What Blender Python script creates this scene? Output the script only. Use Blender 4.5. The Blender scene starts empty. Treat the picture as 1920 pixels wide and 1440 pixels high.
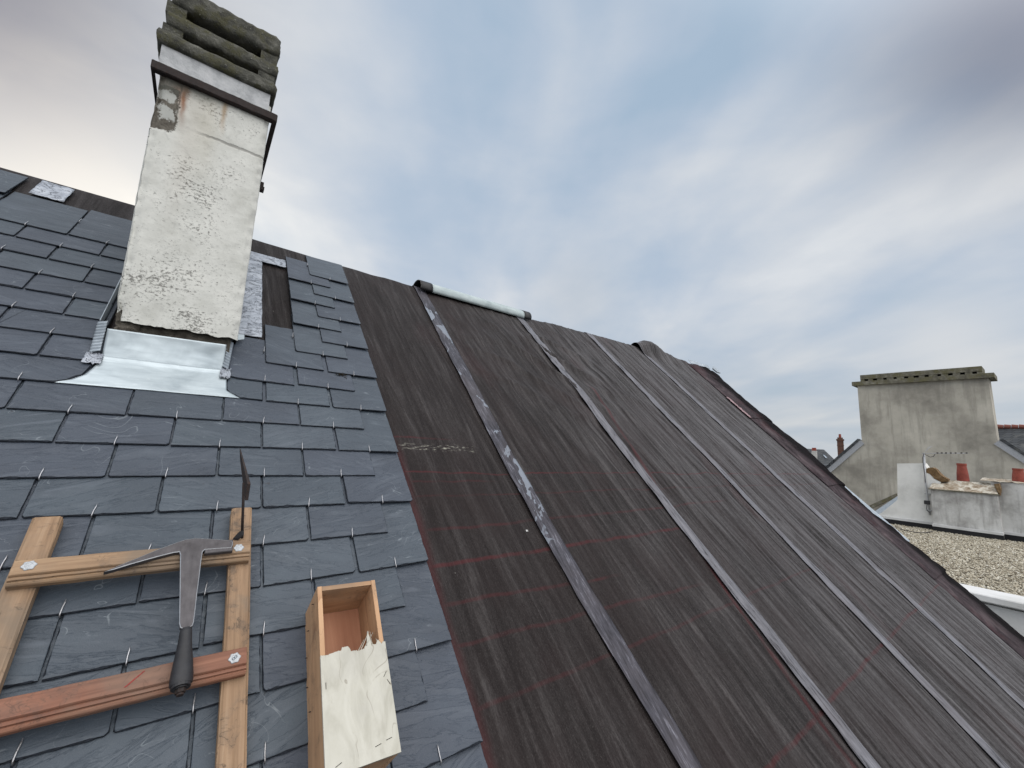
import bpy, math, random
import numpy as np
from mathutils import Vector, Matrix, noise as mn
random.seed(7); rng = np.random.default_rng(7)
sc = bpy.context.scene
COL = sc.collection
R = math.radians

# ------------------------------------------------------------------ camera solve
F = 777.0
def ray(x, y):
    v = np.array([x-960.0, 720.0-y, -F]); return v/np.linalg.norm(v)
EX = ray(2000, 880)
_v = ray(493, -15); _v = _v-_v.dot(EX)*EX; VS = _v/np.linalg.norm(_v)
_z = ray(1250, -4800); _z = _z-_z.dot(EX)*EX; EZ = _z/np.linalg.norm(_z)
EY = np.cross(EZ, EX)
RM = np.array([EX, EY, EZ])
HC = 9.0
CAM = np.array([0.0, 0.0, HC])
PITCH = math.asin(VS.dot(EZ)); CP, SP = math.cos(PITCH), math.sin(PITCH)
S = 1.076
NRM = np.array([0, -SP, CP]); UPS = np.array([0, CP, SP])
HS = .019                       # the slates' upper face above the felt plane
SF = S*1.0177
O = CAM-(S+HS)*NRM
def wray(px, py): return RM @ ray(px, py)
def L(px, py, h=0.0):
    """pixel -> roof frame metres on the plane h above the roof"""
    w = wray(px, py); t = (h-S-HS)/(w.dot(NRM)); p = w*t
    return (p[0], p.dot(UPS), h)
def onX(px, py, X): w = wray(px, py); return CAM+w*(X/w[0])
def onY(px, py, Y): w = wray(px, py); return CAM+w*(Y/w[1])
def onZ(px, py, Z): w = wray(px, py); return CAM+w*((Z-HC)/w[2])
def onP(px, py, p0, n): w = wray(px, py); return CAM+w*((np.array(p0)-CAM).dot(n)/w.dot(n))
ROOF = Matrix(((1, 0, 0, O[0]), (0, CP, -SP, O[1]), (0, SP, CP, O[2]), (0, 0, 0, 1)))
def rw(u, v, h=0.0): return np.array(ROOF @ Vector((u, v, h)))

cam = bpy.data.cameras.new("camera"); co = bpy.data.objects.new("camera", cam); COL.objects.link(co)
co.matrix_world = Matrix.Translation(CAM) @ Matrix([list(r) for r in RM]).to_4x4()
cam.sensor_width = 36; cam.lens = F/1920*36; cam.clip_start = 0.02; cam.clip_end = 3000
sc.camera = co

# ------------------------------------------------------------------ objects
WM = {}
def emp(name, loc):
    o = bpy.data.objects.new(name, None); COL.objects.link(o); o.location = loc
    WM[o.name] = Matrix.Translation(loc); o.empty_display_size = .2; return o
def tag(o, label=None, cat=None, group=None, kind=None):
    if label: o['label'] = label
    if cat: o['category'] = cat
    if group: o['group'] = group
    if kind: o['kind'] = kind
    return o
class MB:
    def __init__(s): s.v = []; s.f = []; s.at = []; s.mi = []
    def add(s, vs, fs, at=0.0, mi=0):
        b = len(s.v); s.v += [tuple(map(float, p)) for p in vs]; s.at += [at]*len(vs)
        s.f += [tuple(i+b for i in f) for f in fs]; s.mi += [mi]*len(fs)
    def box(s, a, b, at=0.0, bev=0.0):
        x0, y0, z0 = a; x1, y1, z1 = b
        if bev <= 0:
            s.add([(x0,y0,z0),(x1,y0,z0),(x1,y1,z0),(x0,y1,z0),(x0,y0,z1),(x1,y0,z1),(x1,y1,z1),(x0,y1,z1)],
              [(3,2,1,0),(4,5,6,7),(0,1,5,4),(1,2,6,5),(2,3,7,6),(3,0,4,7)], at)
        else:
            e = bev
            rings = [(z0,e),(z0+e,0),(z1-e,0),(z1,e)]; vs = []
            for z, i in rings:
                c = e
                for (px, py) in ((x0+i+c*0,y0+i),(x1-i,y0+i),(x1-i,y1-i),(x0+i,y1-i)): vs.append((px,py,z))
            fs = [(3,2,1,0),(12,13,14,15)]
            for k in range(3):
                for j in range(4): fs.append((k*4+j, k*4+(j+1)%4, k*4+4+(j+1)%4, k*4+4+j))
            s.add(vs, fs, at)
    def grid(s, fn, nu, nv, at=0.0, flip=False):
        vs = [fn(i/nu, j/nv) for j in range(nv+1) for i in range(nu+1)]
        fs = []
        for j in range(nv):
            for i in range(nu):
                a = j*(nu+1)+i; q = (a, a+1, a+nu+2, a+nu+1)
                fs.append(q[::-1] if flip else q)
        s.add(vs, fs, at)
    def prism(s, pts, z0, z1, at=0.0, z0f=None):
        n = len(pts)
        s.add([(p[0],p[1],z0) for p in pts]+[(p[0],p[1],z1) for p in pts],
              [tuple(range(n))[::-1], tuple(range(n,2*n))]+[(i,(i+1)%n,n+(i+1)%n,n+i) for i in range(n)], at)
    def ext(s, pts, d, at=0.0):
        """3d polygon pushed by vector d"""
        n = len(pts); d = np.array(d)
        s.add([tuple(p) for p in pts]+[tuple(np.array(p)+d) for p in pts],
              [tuple(range(n))[::-1], tuple(range(n,2*n))]+[(i,(i+1)%n,n+(i+1)%n,n+i) for i in range(n)], at)
    def tube(s, pts, r, n=8, at=0.0, cap=True):
        pts = [Vector(p) for p in pts]; rs = r if isinstance(r, (list,tuple)) else [r]*len(pts)
        vs = []; fs = []; prev = None
        for i, p in enumerate(pts):
            t = (pts[min(i+1,len(pts)-1)]-pts[max(i-1,0)]).normalized()
            if prev is None:
                a = Vector((0,0,1)) if abs(t.z) < .9 else Vector((1,0,0)); x = t.cross(a).normalized()
            else: x = (prev-t*prev.dot(t)).normalized()
            y = t.cross(x); prev = x
            for k in range(n):
                q = p+(x*math.cos(2*math.pi*k/n)+y*math.sin(2*math.pi*k/n))*rs[i]; vs.append(tuple(q))
        for i in range(len(pts)-1):
            for k in range(n): fs.append((i*n+k, i*n+(k+1)%n, (i+1)*n+(k+1)%n, (i+1)*n+k))
        if cap: fs.append(tuple(range(n))[::-1]); fs.append(tuple(range((len(pts)-1)*n, len(pts)*n)))
        s.add(vs, fs, at)
    def lathe(s, prof, c, n=20, at=0.0):
        vs = []; fs = []
        for (r, z) in prof:
            for k in range(n): vs.append((c[0]+r*math.cos(2*math.pi*k/n), c[1]+r*math.sin(2*math.pi*k/n), c[2]+z))
        for i in range(len(prof)-1):
            for k in range(n): fs.append((i*n+k, i*n+(k+1)%n, (i+1)*n+(k+1)%n, (i+1)*n+k))
        fs.append(tuple(range(n))[::-1]); fs.append(tuple(range((len(prof)-1)*n, len(prof)*n)))
        s.add(vs, fs, at)
    def build(s, name, mat, parent=None, frame='world', smooth=False, recalc=True, mw=None):
        me = bpy.data.meshes.new(name); me.from_pydata(s.v, [], s.f); me.update()
        if recalc:
            import bmesh
            bm = bmesh.new(); bm.from_mesh(me); bmesh.ops.recalc_face_normals(bm, faces=bm.faces); bm.to_mesh(me); bm.free()
        a = me.attributes.new('rnd', 'FLOAT', 'POINT'); a.data.foreach_set('value', np.array(s.at, dtype=np.float32))
        for m in (mat if isinstance(mat, list) else [mat]): me.materials.append(m)
        if isinstance(mat, list): me.polygons.foreach_set('material_index', s.mi)
        if smooth: me.polygons.foreach_set('use_smooth', [True]*len(me.polygons))
        o = bpy.data.objects.new(name, me); COL.objects.link(o)
        return place(o, parent, mw if mw is not None else (ROOF if frame == 'roof' else Matrix.Identity(4)))
def place(o, parent, mw):
    if parent: o.parent = parent; o.matrix_basis = WM[parent.name].inverted() @ mw
    else: o.matrix_basis = mw
    WM[o.name] = mw.copy(); return o
def recentre(o, c):
    """move the origin of a single-mesh thing to c (in its own frame)"""
    c = Vector(c); me = o.data; me.transform(Matrix.Translation(-c)); mw = WM[o.name] @ Matrix.Translation(c)
    o.matrix_basis = mw; WM[o.name] = mw; return o

# ------------------------------------------------------------------ materials
class Mt:
    def __init__(s, name, world=False):
        if world: s.m = bpy.data.worlds.new(name); sc.world = s.m
        else: s.m = bpy.data.materials.new(name)
        s.m.use_nodes = True; s.t = s.m.node_tree; s.t.nodes.clear(); s.n = s.t.nodes
        s.co = s.n.new('ShaderNodeTexCoord')
    def lk(s, a, b): s.t.links.new(a, b)
    def inp(s, node, key, val):
        if val is None: return
        i = node.inputs[key]
        if isinstance(val, bpy.types.NodeSocket): s.lk(val, i)
        else:
            if i.type == 'RGBA' and len(val) == 3: val = (*val, 1)
            i.default_value = val
    def map(s, src='Object', sc_=(1,1,1), rot=(0,0,0), loc=(0,0,0)):
        m = s.n.new('ShaderNodeMapping'); s.lk(s.co.outputs[src] if isinstance(src, str) else src, m.inputs[0])
        m.inputs['Scale'].default_value = sc_; m.inputs['Rotation'].default_value = rot; m.inputs['Location'].default_value = loc
        return m.outputs[0]
    def noise(s, v, scale=5, det=6, rough=.6, dist=0.0, ty='FBM'):
        n = s.n.new('ShaderNodeTexNoise'); s.lk(v, n.inputs['Vector'])
        n.inputs['Scale'].default_value = scale; n.inputs['Detail'].default_value = det
        n.inputs['Roughness'].default_value = rough; n.inputs['Distortion'].default_value = dist
        return n.outputs['Fac']
    def vor(s, v, scale=5, feat='F1', out='Distance', rand=1.0):
        n = s.n.new('ShaderNodeTexVoronoi'); s.lk(v, n.inputs['Vector']); n.feature = feat
        n.inputs['Scale'].default_value = scale; n.inputs['Randomness'].default_value = rand
        return n.outputs[out]
    def wave(s, v, scale=5, dist=2, det=2, dsc=1, dirn='X', ty='BANDS'):
        n = s.n.new('ShaderNodeTexWave'); s.lk(v, n.inputs['Vector']); n.wave_type = ty
        if ty == 'BANDS': n.bands_direction = dirn
        else: n.rings_direction = dirn
        n.inputs['Scale'].default_value = scale; n.inputs['Distortion'].default_value = dist
        n.inputs['Detail'].default_value = det; n.inputs['Detail Scale'].default_value = dsc
        return n.outputs['Fac']
    def ramp(s, f, stops, interp='LINEAR'):
        r = s.n.new('ShaderNodeValToRGB'); s.inp(r, 0, f); e = r.color_ramp.elements; r.color_ramp.interpolation = interp
        while len(e) < len(stops): e.new(.5)
        for i, (p, c) in enumerate(stops):
            e[i].position = p
            if not isinstance(c, (tuple, list)): c = (c, c, c)
            e[i].color = (*c, 1)
        return r.outputs[0]
    def mix(s, f, a, b, mode='MIX'):
        m = s.n.new('ShaderNodeMix'); m.data_type = 'RGBA'; m.blend_type = mode
        s.inp(m, 0, f); s.inp(m, 6, a); s.inp(m, 7, b); return m.outputs[2]
    def math(s, op, a, b=None, c=None, clamp=False):
        m = s.n.new('ShaderNodeMath'); m.operation = op; m.use_clamp = clamp
        s.inp(m, 0, a); s.inp(m, 1, b); s.inp(m, 2, c); return m.outputs[0]
    def vmath(s, op, a, b=None):
        m = s.n.new('ShaderNodeVectorMath'); m.operation = op; s.inp(m, 0, a); s.inp(m, 1, b)
        return m.outputs['Value'] if op in ('DOT_PRODUCT', 'LENGTH', 'DISTANCE') else m.outputs[0]
    def sep(s, v):
        n = s.n.new('ShaderNodeSeparateXYZ'); s.lk(v, n.inputs[0]); return n.outputs
    def comb(s, x, y, z):
        n = s.n.new('ShaderNodeCombineXYZ'); s.inp(n, 0, x); s.inp(n, 1, y); s.inp(n, 2, z); return n.outputs[0]
    def mr(s, f, a, b, c=0.0, d=1.0, smooth=True):
        m = s.n.new('ShaderNodeMapRange'); m.interpolation_type = 'SMOOTHSTEP' if smooth else 'LINEAR'
        s.inp(m, 0, f); s.inp(m, 1, a); s.inp(m, 2, b); s.inp(m, 3, c); s.inp(m, 4, d); return m.outputs[0]
    def attr(s, name):
        a = s.n.new('ShaderNodeAttribute'); a.attribute_name = name; return a.outputs['Fac']
    def bump(s, h, dist=.002, st=1.0, nrm=None):
        b = s.n.new('ShaderNodeBump'); s.inp(b, 'Height', h); b.inputs['Distance'].default_value = dist; b.inputs['Strength'].default_value = st
        if nrm: s.lk(nrm, b.inputs['Normal'])
        return b.outputs[0]
    def out(s, col, rough=.7, bump=None, metal=0.0, spec=.5, sheen=0.0, sub=None):
        p = s.n.new('ShaderNodeBsdfPrincipled'); s.inp(p, 'Base Color', col); s.inp(p, 'Roughness', rough)
        s.inp(p, 'Metallic', metal); s.inp(p, 'Specular IOR Level', spec)
        if sheen: s.inp(p, 'Sheen Weight', sheen); s.inp(p, 'Sheen Roughness', .6)
        if bump: s.lk(bump, p.inputs['Normal'])
        o = s.n.new('ShaderNodeOutputMaterial'); s.lk(p.outputs[0], o.inputs[0]); return s.m

def m_slate():
    m = Mt('slate'); r = m.attr('rnd')
    base = m.co.outputs['Object']
    off = m.comb(m.math('MULTIPLY', r, 37.0), m.math('MULTIPLY', r, 91.0), m.math('MULTIPLY', r, 13.0))
    rot = m.n.new('ShaderNodeVectorRotate'); rot.rotation_type = 'Z_AXIS'; m.lk(base, rot.inputs['Vector'])
    m.lk(m.math('MULTIPLY', m.math('SUBTRACT', m.math('FRACT', m.math('MULTIPLY', r, 7.31)), .5), .9), rot.inputs['Angle'])
    v = m.vmath('ADD', rot.outputs[0], off)
    cleft = m.noise(m.map(v, (5, 26, 5)), 1.6, 8, .62, .9)
    fine = m.noise(m.map(v, (60, 190, 60)), 1.2, 5, .7)
    big = m.noise(m.map(v, (1, 1.6, 1)), 7, 3, .5)
    grain = m.noise(v, 900, 2, .6)
    c = m.ramp(big, [(.25, (.027, .037, .051)), (.5, (.035, .047, .063)), (.78, (.048, .063, .080))])
    tint = m.ramp(m.math('FRACT', m.math('MULTIPLY', r, 17.7)), [(0, (.80, .82, .88)), (.25, (.98, .95, 1.03)), (.5, (.93, .98, .98)), (.75, (1.06, 1.10, 1.10)), (1, (1.28, 1.26, 1.22))])
    c = m.mix(1.0, c, tint, 'MULTIPLY')
    c = m.mix(m.math('MULTIPLY', m.mr(cleft, .56, .74), .32), c, (.10, .12, .15))
    c = m.mix(m.math('MULTIPLY', m.mr(fine, .60, .80), .22), c, (.14, .16, .19))
    c = m.mix(m.math('MULTIPLY', m.mr(grain, .35, .7), .22), c, (.15, .165, .19))
    # pale scuffs
    sc1 = m.noise(m.map(v, (14, 40, 14), (0, 0, .6)), 1.0, 4, .7, 1.5)
    msk = m.noise(v, 6, 2, .5)
    c = m.mix(m.math('MULTIPLY', m.math('MULTIPLY', m.mr(sc1, .60, .70), m.mr(msk, .50, .64)), .55), c, (.19, .215, .24))
    fs1 = m.mr(m.math('ABSOLUTE', m.math('SUBTRACT', m.noise(m.map(v, (1, 1, 1)), 5.5, 3, .5, 1.2), .5)), .0, .0035, 1.0, 0.0)
    c = m.mix(m.math('MULTIPLY', m.math('MULTIPLY', fs1, m.mr(m.noise(m.map(v, (1, 1, 1), loc=(2, 4, 0)), 9, 2), .52, .62)), .45), c, (.24, .27, .29))
    c = m.mix(m.math('MULTIPLY', m.mr(m.noise(v, 28, 3, .6), .72, .78), .8), c, (.03, .033, .04))
    # cleft terraces (stepped height)
    st = m.math('PINGPONG', m.math('MULTIPLY', cleft, 3.0), 1.0)
    st = m.mr(st, .42, .58)
    h = m.math('ADD', m.math('MULTIPLY', st, .45), m.math('ADD', m.math('MULTIPLY', cleft, 1.2), m.math('ADD', m.math('MULTIPLY', fine, .25), m.math('MULTIPLY', grain, .10))))
    rg = m.mr(cleft, .3, .7, .58, .42)
    return m.out(c, rg, m.bump(h, .0018, .7), spec=.45)

def m_felt(kind='felt'):
    m = Mt(kind); p = m.sep(m.co.outputs['Object']); u, v = p[0], p[1]
    wv = m.noise(m.map(sc_=(2.2, .8, 1)), 1.3, 3, .5)
    uu = m.math('ADD', u, m.math('ADD', m.math('MULTIPLY', v, .045), m.math('MULTIPLY', wv, .05)))
    cc = m.comb(m.math('MULTIPLY', uu, 38.0), m.math('MULTIPLY', v, 3.1), 0.0)
    st = m.noise(cc, 1.0, 6, .62, .8)
    st2 = m.noise(m.comb(m.math('MULTIPLY', uu, 20.0), m.math('MULTIPLY', v, 1.3), 3.0), 1.0, 4, .6, .6)
    st3 = m.noise(m.comb(m.math('MULTIPLY', uu, 240.0), m.math('MULTIPLY', v, 62.0), 7.0), 1.0, 5, .75, .5)
    blot = m.noise(m.map(sc_=(1, .7, 1)), 2.6, 5, .6); gr = m.noise(m.map(sc_=(1, .6, 1)), 420, 3, .7)
    f = m.math('ADD', m.math('MULTIPLY', st, .38), m.math('ADD', m.math('MULTIPLY', st2, .33), m.math('MULTIPLY', st3, .29)))
    c = m.ramp(f, [(.37, (.0060, .0048, .0048)), (.46, (.0145, .0115, .0113)), (.53, (.030, .0255, .025)), (.65, (.090, .082, .080))])
    c = m.mix(m.math('MULTIPLY', m.mr(gr, .52, .72), .42), c, (.12, .112, .108))
    c = m.mix(m.math('MULTIPLY', m.mr(gr, .45, .28), .6), c, (.004, .0035, .0035))
    c = m.mix(m.math('MULTIPLY', m.mr(blot, .42, .68), .5), c, (.024, .0155, .015))
    # paler grey mixed in towards the far strips
    c = m.mix(m.math('MULTIPLY', m.math('MULTIPLY', m.mr(u, 1.0, 4.2), m.mr(f, .40, .60)), .62), c, (.15, .147, .155))
    c = m.mix(m.mr(u, .9, 1.7, .35, 0.0), c, (.012, .0080, .0075))
    red = None
    dn = m.math('MULTIPLY', m.math('SUBTRACT', m.noise(m.map(sc_=(1, 1, 1)), 3.5, 4, .6), .5), .035)
    brk = m.noise(m.map(sc_=(1, 1, 1), loc=(3, 1, 0)), 9, 4, .7)
    def line(expr, w, u0, u1, var, st_=1.0):
        d = m.math('ABSOLUTE', m.math('ADD', expr, dn))
        a = m.mr(d, w*.3, w*1.5, 1.0, 0.0)
        a = m.math('MULTIPLY', a, m.math('MULTIPLY', m.mr(var, u0-.02, u0+.02), m.mr(var, u1-.1, u1+.05, 1.0, 0.0)))
        return m.math('MULTIPLY', m.math('MULTIPLY', a, m.mr(brk, .30, .62, .25, 1.0)), st_)
    lines = [(-.012, .873*SF, .0042, .58, 5.0, .75), (0.015, .815*SF, .0045, .58, 1.0, .4), (-.012, .775*SF, .0042, .58, 4.5, .35), (.004, .64*SF, .006, .58, 2.6, .45), (0., .532*SF, .007, .58, 2.0, .8),
             (-.05, .455*SF, .006, .58, 1.35, .5), (-.03, .34*SF, .006, .58, 1.8, .4), (0, 1.03*SF, .005, .58, .86, .6), (.01, .18*SF, .006, .58, 3.0, .35)]
    for (k, b, w, a0, a1, s_) in lines:
        e = m.math('SUBTRACT', m.math('SUBTRACT', v, b), m.math('MULTIPLY', u, k))
        l = line(e, w, a0, a1, u, s_); red = l if red is None else m.math('MAXIMUM', red, l)
    # lines running up the slope
    e = m.math('SUBTRACT', u, m.mr(v, -.4, 2.2, 1.74*SF, 2.02*SF))
    red = m.math('MAXIMUM', red, line(e, .014, -.6, 1.75, v, .7))
    e = m.math('SUBTRACT', u, .60); red = m.math('MAXIMUM', red, m.math('MULTIPLY', m.mr(m.math('ADD', m.math('ABSOLUTE', e), dn), .0, .045, 1.0, 0.0), m.mr(v, 1.2, .95, 0.0, .7)))
    e = m.math('ADD', m.math('SUBTRACT', v, -.135*SF), m.math('MULTIPLY', m.math('SUBTRACT', 4.6*SF, u), .0165)); red = m.math('MAXIMUM', red, line(e, .0075, .9, 5.2, u, .6))
    rb = m.math('MULTIPLY', m.mr(m.noise(m.map(sc_=(.8, .35, 1)), 2.3, 4, .6), .56, .72), m.mr(u, .4, 5.0, .12, .42))
    red = m.math('MAXIMUM', red, rb)
    c = m.mix(m.math('MULTIPLY', red, .62), c, (.085, .013, .016))
    # white scuff
    sx = m.math('MULTIPLY', m.math('MULTIPLY', m.mr(u, .61, .66), m.mr(u, .93, .99, 1.0, 0.0)), m.mr(m.math('ABSOLUTE', m.math('SUBTRACT', v, .985*SF)), .006, .026, 1.0, 0.0))
    sn = m.noise(m.comb(m.math('MULTIPLY', u, 30.0), m.math('MULTIPLY', v, 110.0), 0.0), 1.0, 5, .7)
    c = m.mix(m.math('MULTIPLY', sx, m.mr(sn, .52, .64)), c, (.26, .25, .21))
    spk = m.mr(m.vor(m.map(sc_=(1, .6, 1)), 16), .0, .030, 1.0, 0.0)
    c = m.mix(m.math('MULTIPLY', spk, m.mr(m.noise(m.map(), 3, 2), .55, .65)), c, (.35, .34, .31))
    h = m.math('ADD', m.math('MULTIPLY', st, 1.2), m.math('ADD', m.math('MULTIPLY', st3, .12), m.math('MULTIPLY', st2, 2.6)))
    return m.out(c, m.mr(f, .35, .65, .72, .55), m.bump(h, .0065, .8), spec=.16)

def m_verge():
    m = Mt('verge_felt'); v = m.map(sc_=(1, 1, 1))
    a = m.noise(m.map(sc_=(2, 1, 1)), 5, 6, .65, .6); b = m.noise(v, 60, 4, .7)
    c = m.ramp(a, [(.3, (.018, .014, .016)), (.5, (.050, .040, .044)), (.72, (.12, .095, .10))])
    c = m.mix(m.math('MULTIPLY', m.mr(m.noise(v, 3, 3), .5, .68), .5), c, (.055, .022, .025))
    c = m.mix(m.math('MULTIPLY', m.mr(b, .5, .75), .3), c, (.12, .11, .115))
    p = m.sep(m.co.outputs['Object']); e = m.math('ADD', p[0], m.math('MULTIPLY', m.math('SUBTRACT', a, .5), .45))
    c = m.mix(m.math('MULTIPLY', m.mr(e, 4.30*SF, 4.44*SF), .95), c, (.004, .0032, .0036))
    return m.out(c, .75, m.bump(m.math('ADD', a, m.math('MULTIPLY', b, .25)), .008, .8), spec=.03, sheen=.0)

def m_tape(name, dark=0.0, patches=False):
    m = Mt(name); p = m.sep(m.co.outputs['Object'])
    a = m.noise(m.map(sc_=(26, 4.5, 1)), 1.4, 6, .62, .8); b = m.noise(m.map(sc_=(120, 14, 1), rot=(0, 0, .3)), 1.0, 5, .75)
    g = m.noise(m.map(), 3, 4, .6)
    c = m.ramp(m.math('ADD', m.math('MULTIPLY', a, .42 if dark else .55), m.math('MULTIPLY', b, .58 if dark else .45)),
               [(.40, (.014, .0135, .018)), (.47, (.036, .035, .044)) if dark else (.46, (.105, .104, .117)), (.55, (.060, .058, .072)) if dark else (.55, (.145, .143, .160)), (.66, (.24, .24, .28)) if dark else (.70, (.25, .25, .275))])
    if patches:
        k = m.noise(m.map(sc_=(10, 5, 1)), 1.0, 4, .6, .8)
        c = m.mix(m.math('MULTIPLY', m.mr(k, .585, .60), m.mr(p[1], .2, .9)), c, (.20, .225, .265))
        c = m.mix(m.math('MULTIPLY', m.mr(m.noise(m.map(sc_=(8, 4, 1), loc=(5, 2, 0)), 1.0, 3, .5, .4), .66, .68), m.mr(p[1], .4, .3)), c, (.34, .20, .19))
    c = m.mix(m.math('MULTIPLY', m.mr(g, .45, .7), .35), c, (.10, .085, .09))
    return m.out(c, m.mr(a, .3, .7, .6, .42), m.bump(m.math('ADD', a, m.math('MULTIPLY', b, .4)), .0010, .6), metal=.1, spec=.25 if dark else .35)

def m_zinc(name='zinc', c0=(.32, .37, .40), c1=(.50, .56, .59), metal=.55, rough=.42):
    m = Mt(name)
    a = m.noise(m.map(sc_=(6, 9, 6)), 1.5, 4, .55, .6); b = m.noise(m.map(sc_=(4, 70, 20), rot=(0, 0, .15)), 1.5, 4, .6)
    c = m.ramp(a, [(.3, c0), (.7, c1)])
    c = m.mix(m.math('MULTIPLY', m.mr(b, .45, .75), .25), c, tuple(x*.65 for x in c0))
    c = m.mix(m.math('MULTIPLY', m.mr(m.noise(m.map(), 60, 4, .7), .62, .75), .3), c, (.75, .78, .8))
    return m.out(c, m.mr(b, .3, .7, rough-.08, rough+.1), m.bump(m.math('ADD', a, m.math('MULTIPLY', b, .15)), .002, .4), metal=metal)

def m_lead():
    m = Mt('lead_strip')
    a = m.noise(m.map(sc_=(9, 6, 6)), 1.6, 5, .6, 1.2); r_ = m.mr(m.math('ABSOLUTE', m.math('SUBTRACT', m.noise(m.map(sc_=(9, 14, 9), rot=(0, 0, .5)), 1.7, 4, .6, 1.0), .5)), .0, .02, 1.0, 0.0)
    c = m.ramp(a, [(.33, (.19, .205, .24)), (.48, (.34, .37, .42)), (.7, (.47, .50, .55))])
    c = m.mix(m.math('MULTIPLY', r_, .7), c, (.035, .037, .045))
    return m.out(c, .42, m.bump(m.math('SUBTRACT', a, m.math('MULTIPLY', r_, .5)), .006, .8), metal=.12)

def m_chimney():
    m = Mt('chimney_render'); p = m.sep(m.co.outputs['Object']); x, z = p[0], p[2]   # object frame: x across, z above camera height
    v = m.map()
    n1 = m.noise(v, 9, 6, .6); n2 = m.noise(v, 60, 5, .7, .4); n3 = m.noise(m.map(sc_=(1, 1, 1.5)), 95, 6, .76, .3)
    c = m.ramp(n1, [(.3, (.52, .52, .48)), (.5, (.64, .64, .60)), (.75, (.72, .715, .67))])
    # dark lichen specks gathered in patches
    patch = m.noise(v, 4.5, 3, .6)
    low = m.math('MULTIPLY', m.mr(z, HC+.7, HC+.38), .06)
    sp = m.mr(m.math('ADD', n3, m.math('MULTIPLY', m.math('SUBTRACT', patch, .5), .55)), .60, .69)
    sp = m.math('MULTIPLY', m.mr(m.math('ADD', m.math('ADD', n3, low), m.math('MULTIPLY', m.math('SUBTRACT', patch, .5), .62)), .60, .69), .8)
    c = m.mix(sp, c, (.115, .112, .10))
    c = m.mix(m.math('MULTIPLY', m.mr(n2, .52, .74), .35), c, (.28, .28, .26))
    dist = m.math('MULTIPLY', m.math('SUBTRACT', m.noise(v, 16, 6, .7), .5), .13)
    dist2 = m.math('MULTIPLY', m.math('SUBTRACT', m.noise(m.map(loc=(4, 2, 1)), 13, 6, .7), .5), .11)
    # rust runs below the iron band
    for (cx, w, zl, s_, col) in ((-.172, .016, .20, .95, (.20, .075, .03)), (-.19, .040, .13, .75, (.33, .15, .075)), (-.058, .014, .16, .65, (.33, .19, .07)), (-.232, .03, .06, .75, (.38, .17, .10)), (-.10, .06, .42, .28, (.36, .30, .19)), (-.15, .05, .62, .2, (.34, .26, .18))):
        d = m.math('ABSOLUTE', m.math('ADD', m.math('SUBTRACT', x, cx), m.math('MULTIPLY', dist, .25)))
        a = m.math('MULTIPLY', m.mr(d, 0.0, w, 1.0, 0.0), m.mr(z, HC+1.2-zl, HC+1.2-zl*.25, 0.0, s_))
        c = m.mix(a, c, col)
    # broken-away skin at the top left: bare grey mortar, with an island of skin
    xa = m.math('ADD', x, dist); za = m.math('ADD', z, dist2)
    bare = m.math('MULTIPLY', m.mr(xa, -.183, -.189), m.math('MULTIPLY', m.mr(za, HC+.985, HC+.995), m.mr(za, HC+1.17, HC+1.16)))
    c = m.mix(bare, c, m.ramp(n2, [(.3, (.055, .048, .040)), (.7, (.17, .155, .13))]))
    isl = m.math('MULTIPLY', m.math('MULTIPLY', m.mr(xa, -.245, -.238), m.mr(xa, -.193, -.199)), m.math('MULTIPLY', m.mr(za, HC+1.035, HC+1.042), m.mr(za, HC+1.085, HC+1.078)))
    c = m.mix(isl, c, (.42, .425, .40))
    isl2 = m.math('MULTIPLY', m.math('MULTIPLY', m.mr(xa, -.245, -.238), m.mr(xa, -.20, -.206)), m.math('MULTIPLY', m.mr(za, HC+1.10, HC+1.108), m.mr(za, HC+1.15, HC+1.142)))
    c = m.mix(isl2, c, (.42, .425, .40))
    # dark wet stain right under the band
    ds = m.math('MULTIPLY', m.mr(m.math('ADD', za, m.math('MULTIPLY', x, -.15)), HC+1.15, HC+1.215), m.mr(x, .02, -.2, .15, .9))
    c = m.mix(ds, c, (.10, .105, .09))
    # horizontal crack
    zc = m.math('SUBTRACT', m.math('ADD', z, m.math('ADD', m.math('MULTIPLY', x, .0), m.math('MULTIPLY', dist2, .25))), HC+1.035)
    ck = m.math('MULTIPLY', m.mr(m.math('ABSOLUTE', zc), .002, .008, 1.0, 0.0), m.mr(x, -.15, -.08))
    c = m.mix(m.math('MULTIPLY', ck, .6), c, (.16, .15, .135))
    ck2 = m.math('MULTIPLY', m.mr(m.math('ABSOLUTE', m.math('ADD', m.math('ADD', x, .186), m.math('MULTIPLY', dist2, .3))), .001, .005, 1.0, 0.0), m.math('MULTIPLY', m.mr(z, HC+1.02, HC+1.03), m.mr(z, HC+1.19, HC+1.18)))
    c = m.mix(m.math('MULTIPLY', ck2, .75), c, (.09, .08, .065))
    h = m.math('ADD', m.math('MULTIPLY', n2, .5), m.math('SUBTRACT', m.math('SUBTRACT', m.math('ADD', n1, m.math('MULTIPLY', n3, .5)), m.math('MULTIPLY', m.math('MAXIMUM', bare, ck), 1.0)), m.math('MULTIPLY', sp, .35)))
    return m.out(c, .9, m.bump(h, .0032, .6), spec=.2)

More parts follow.
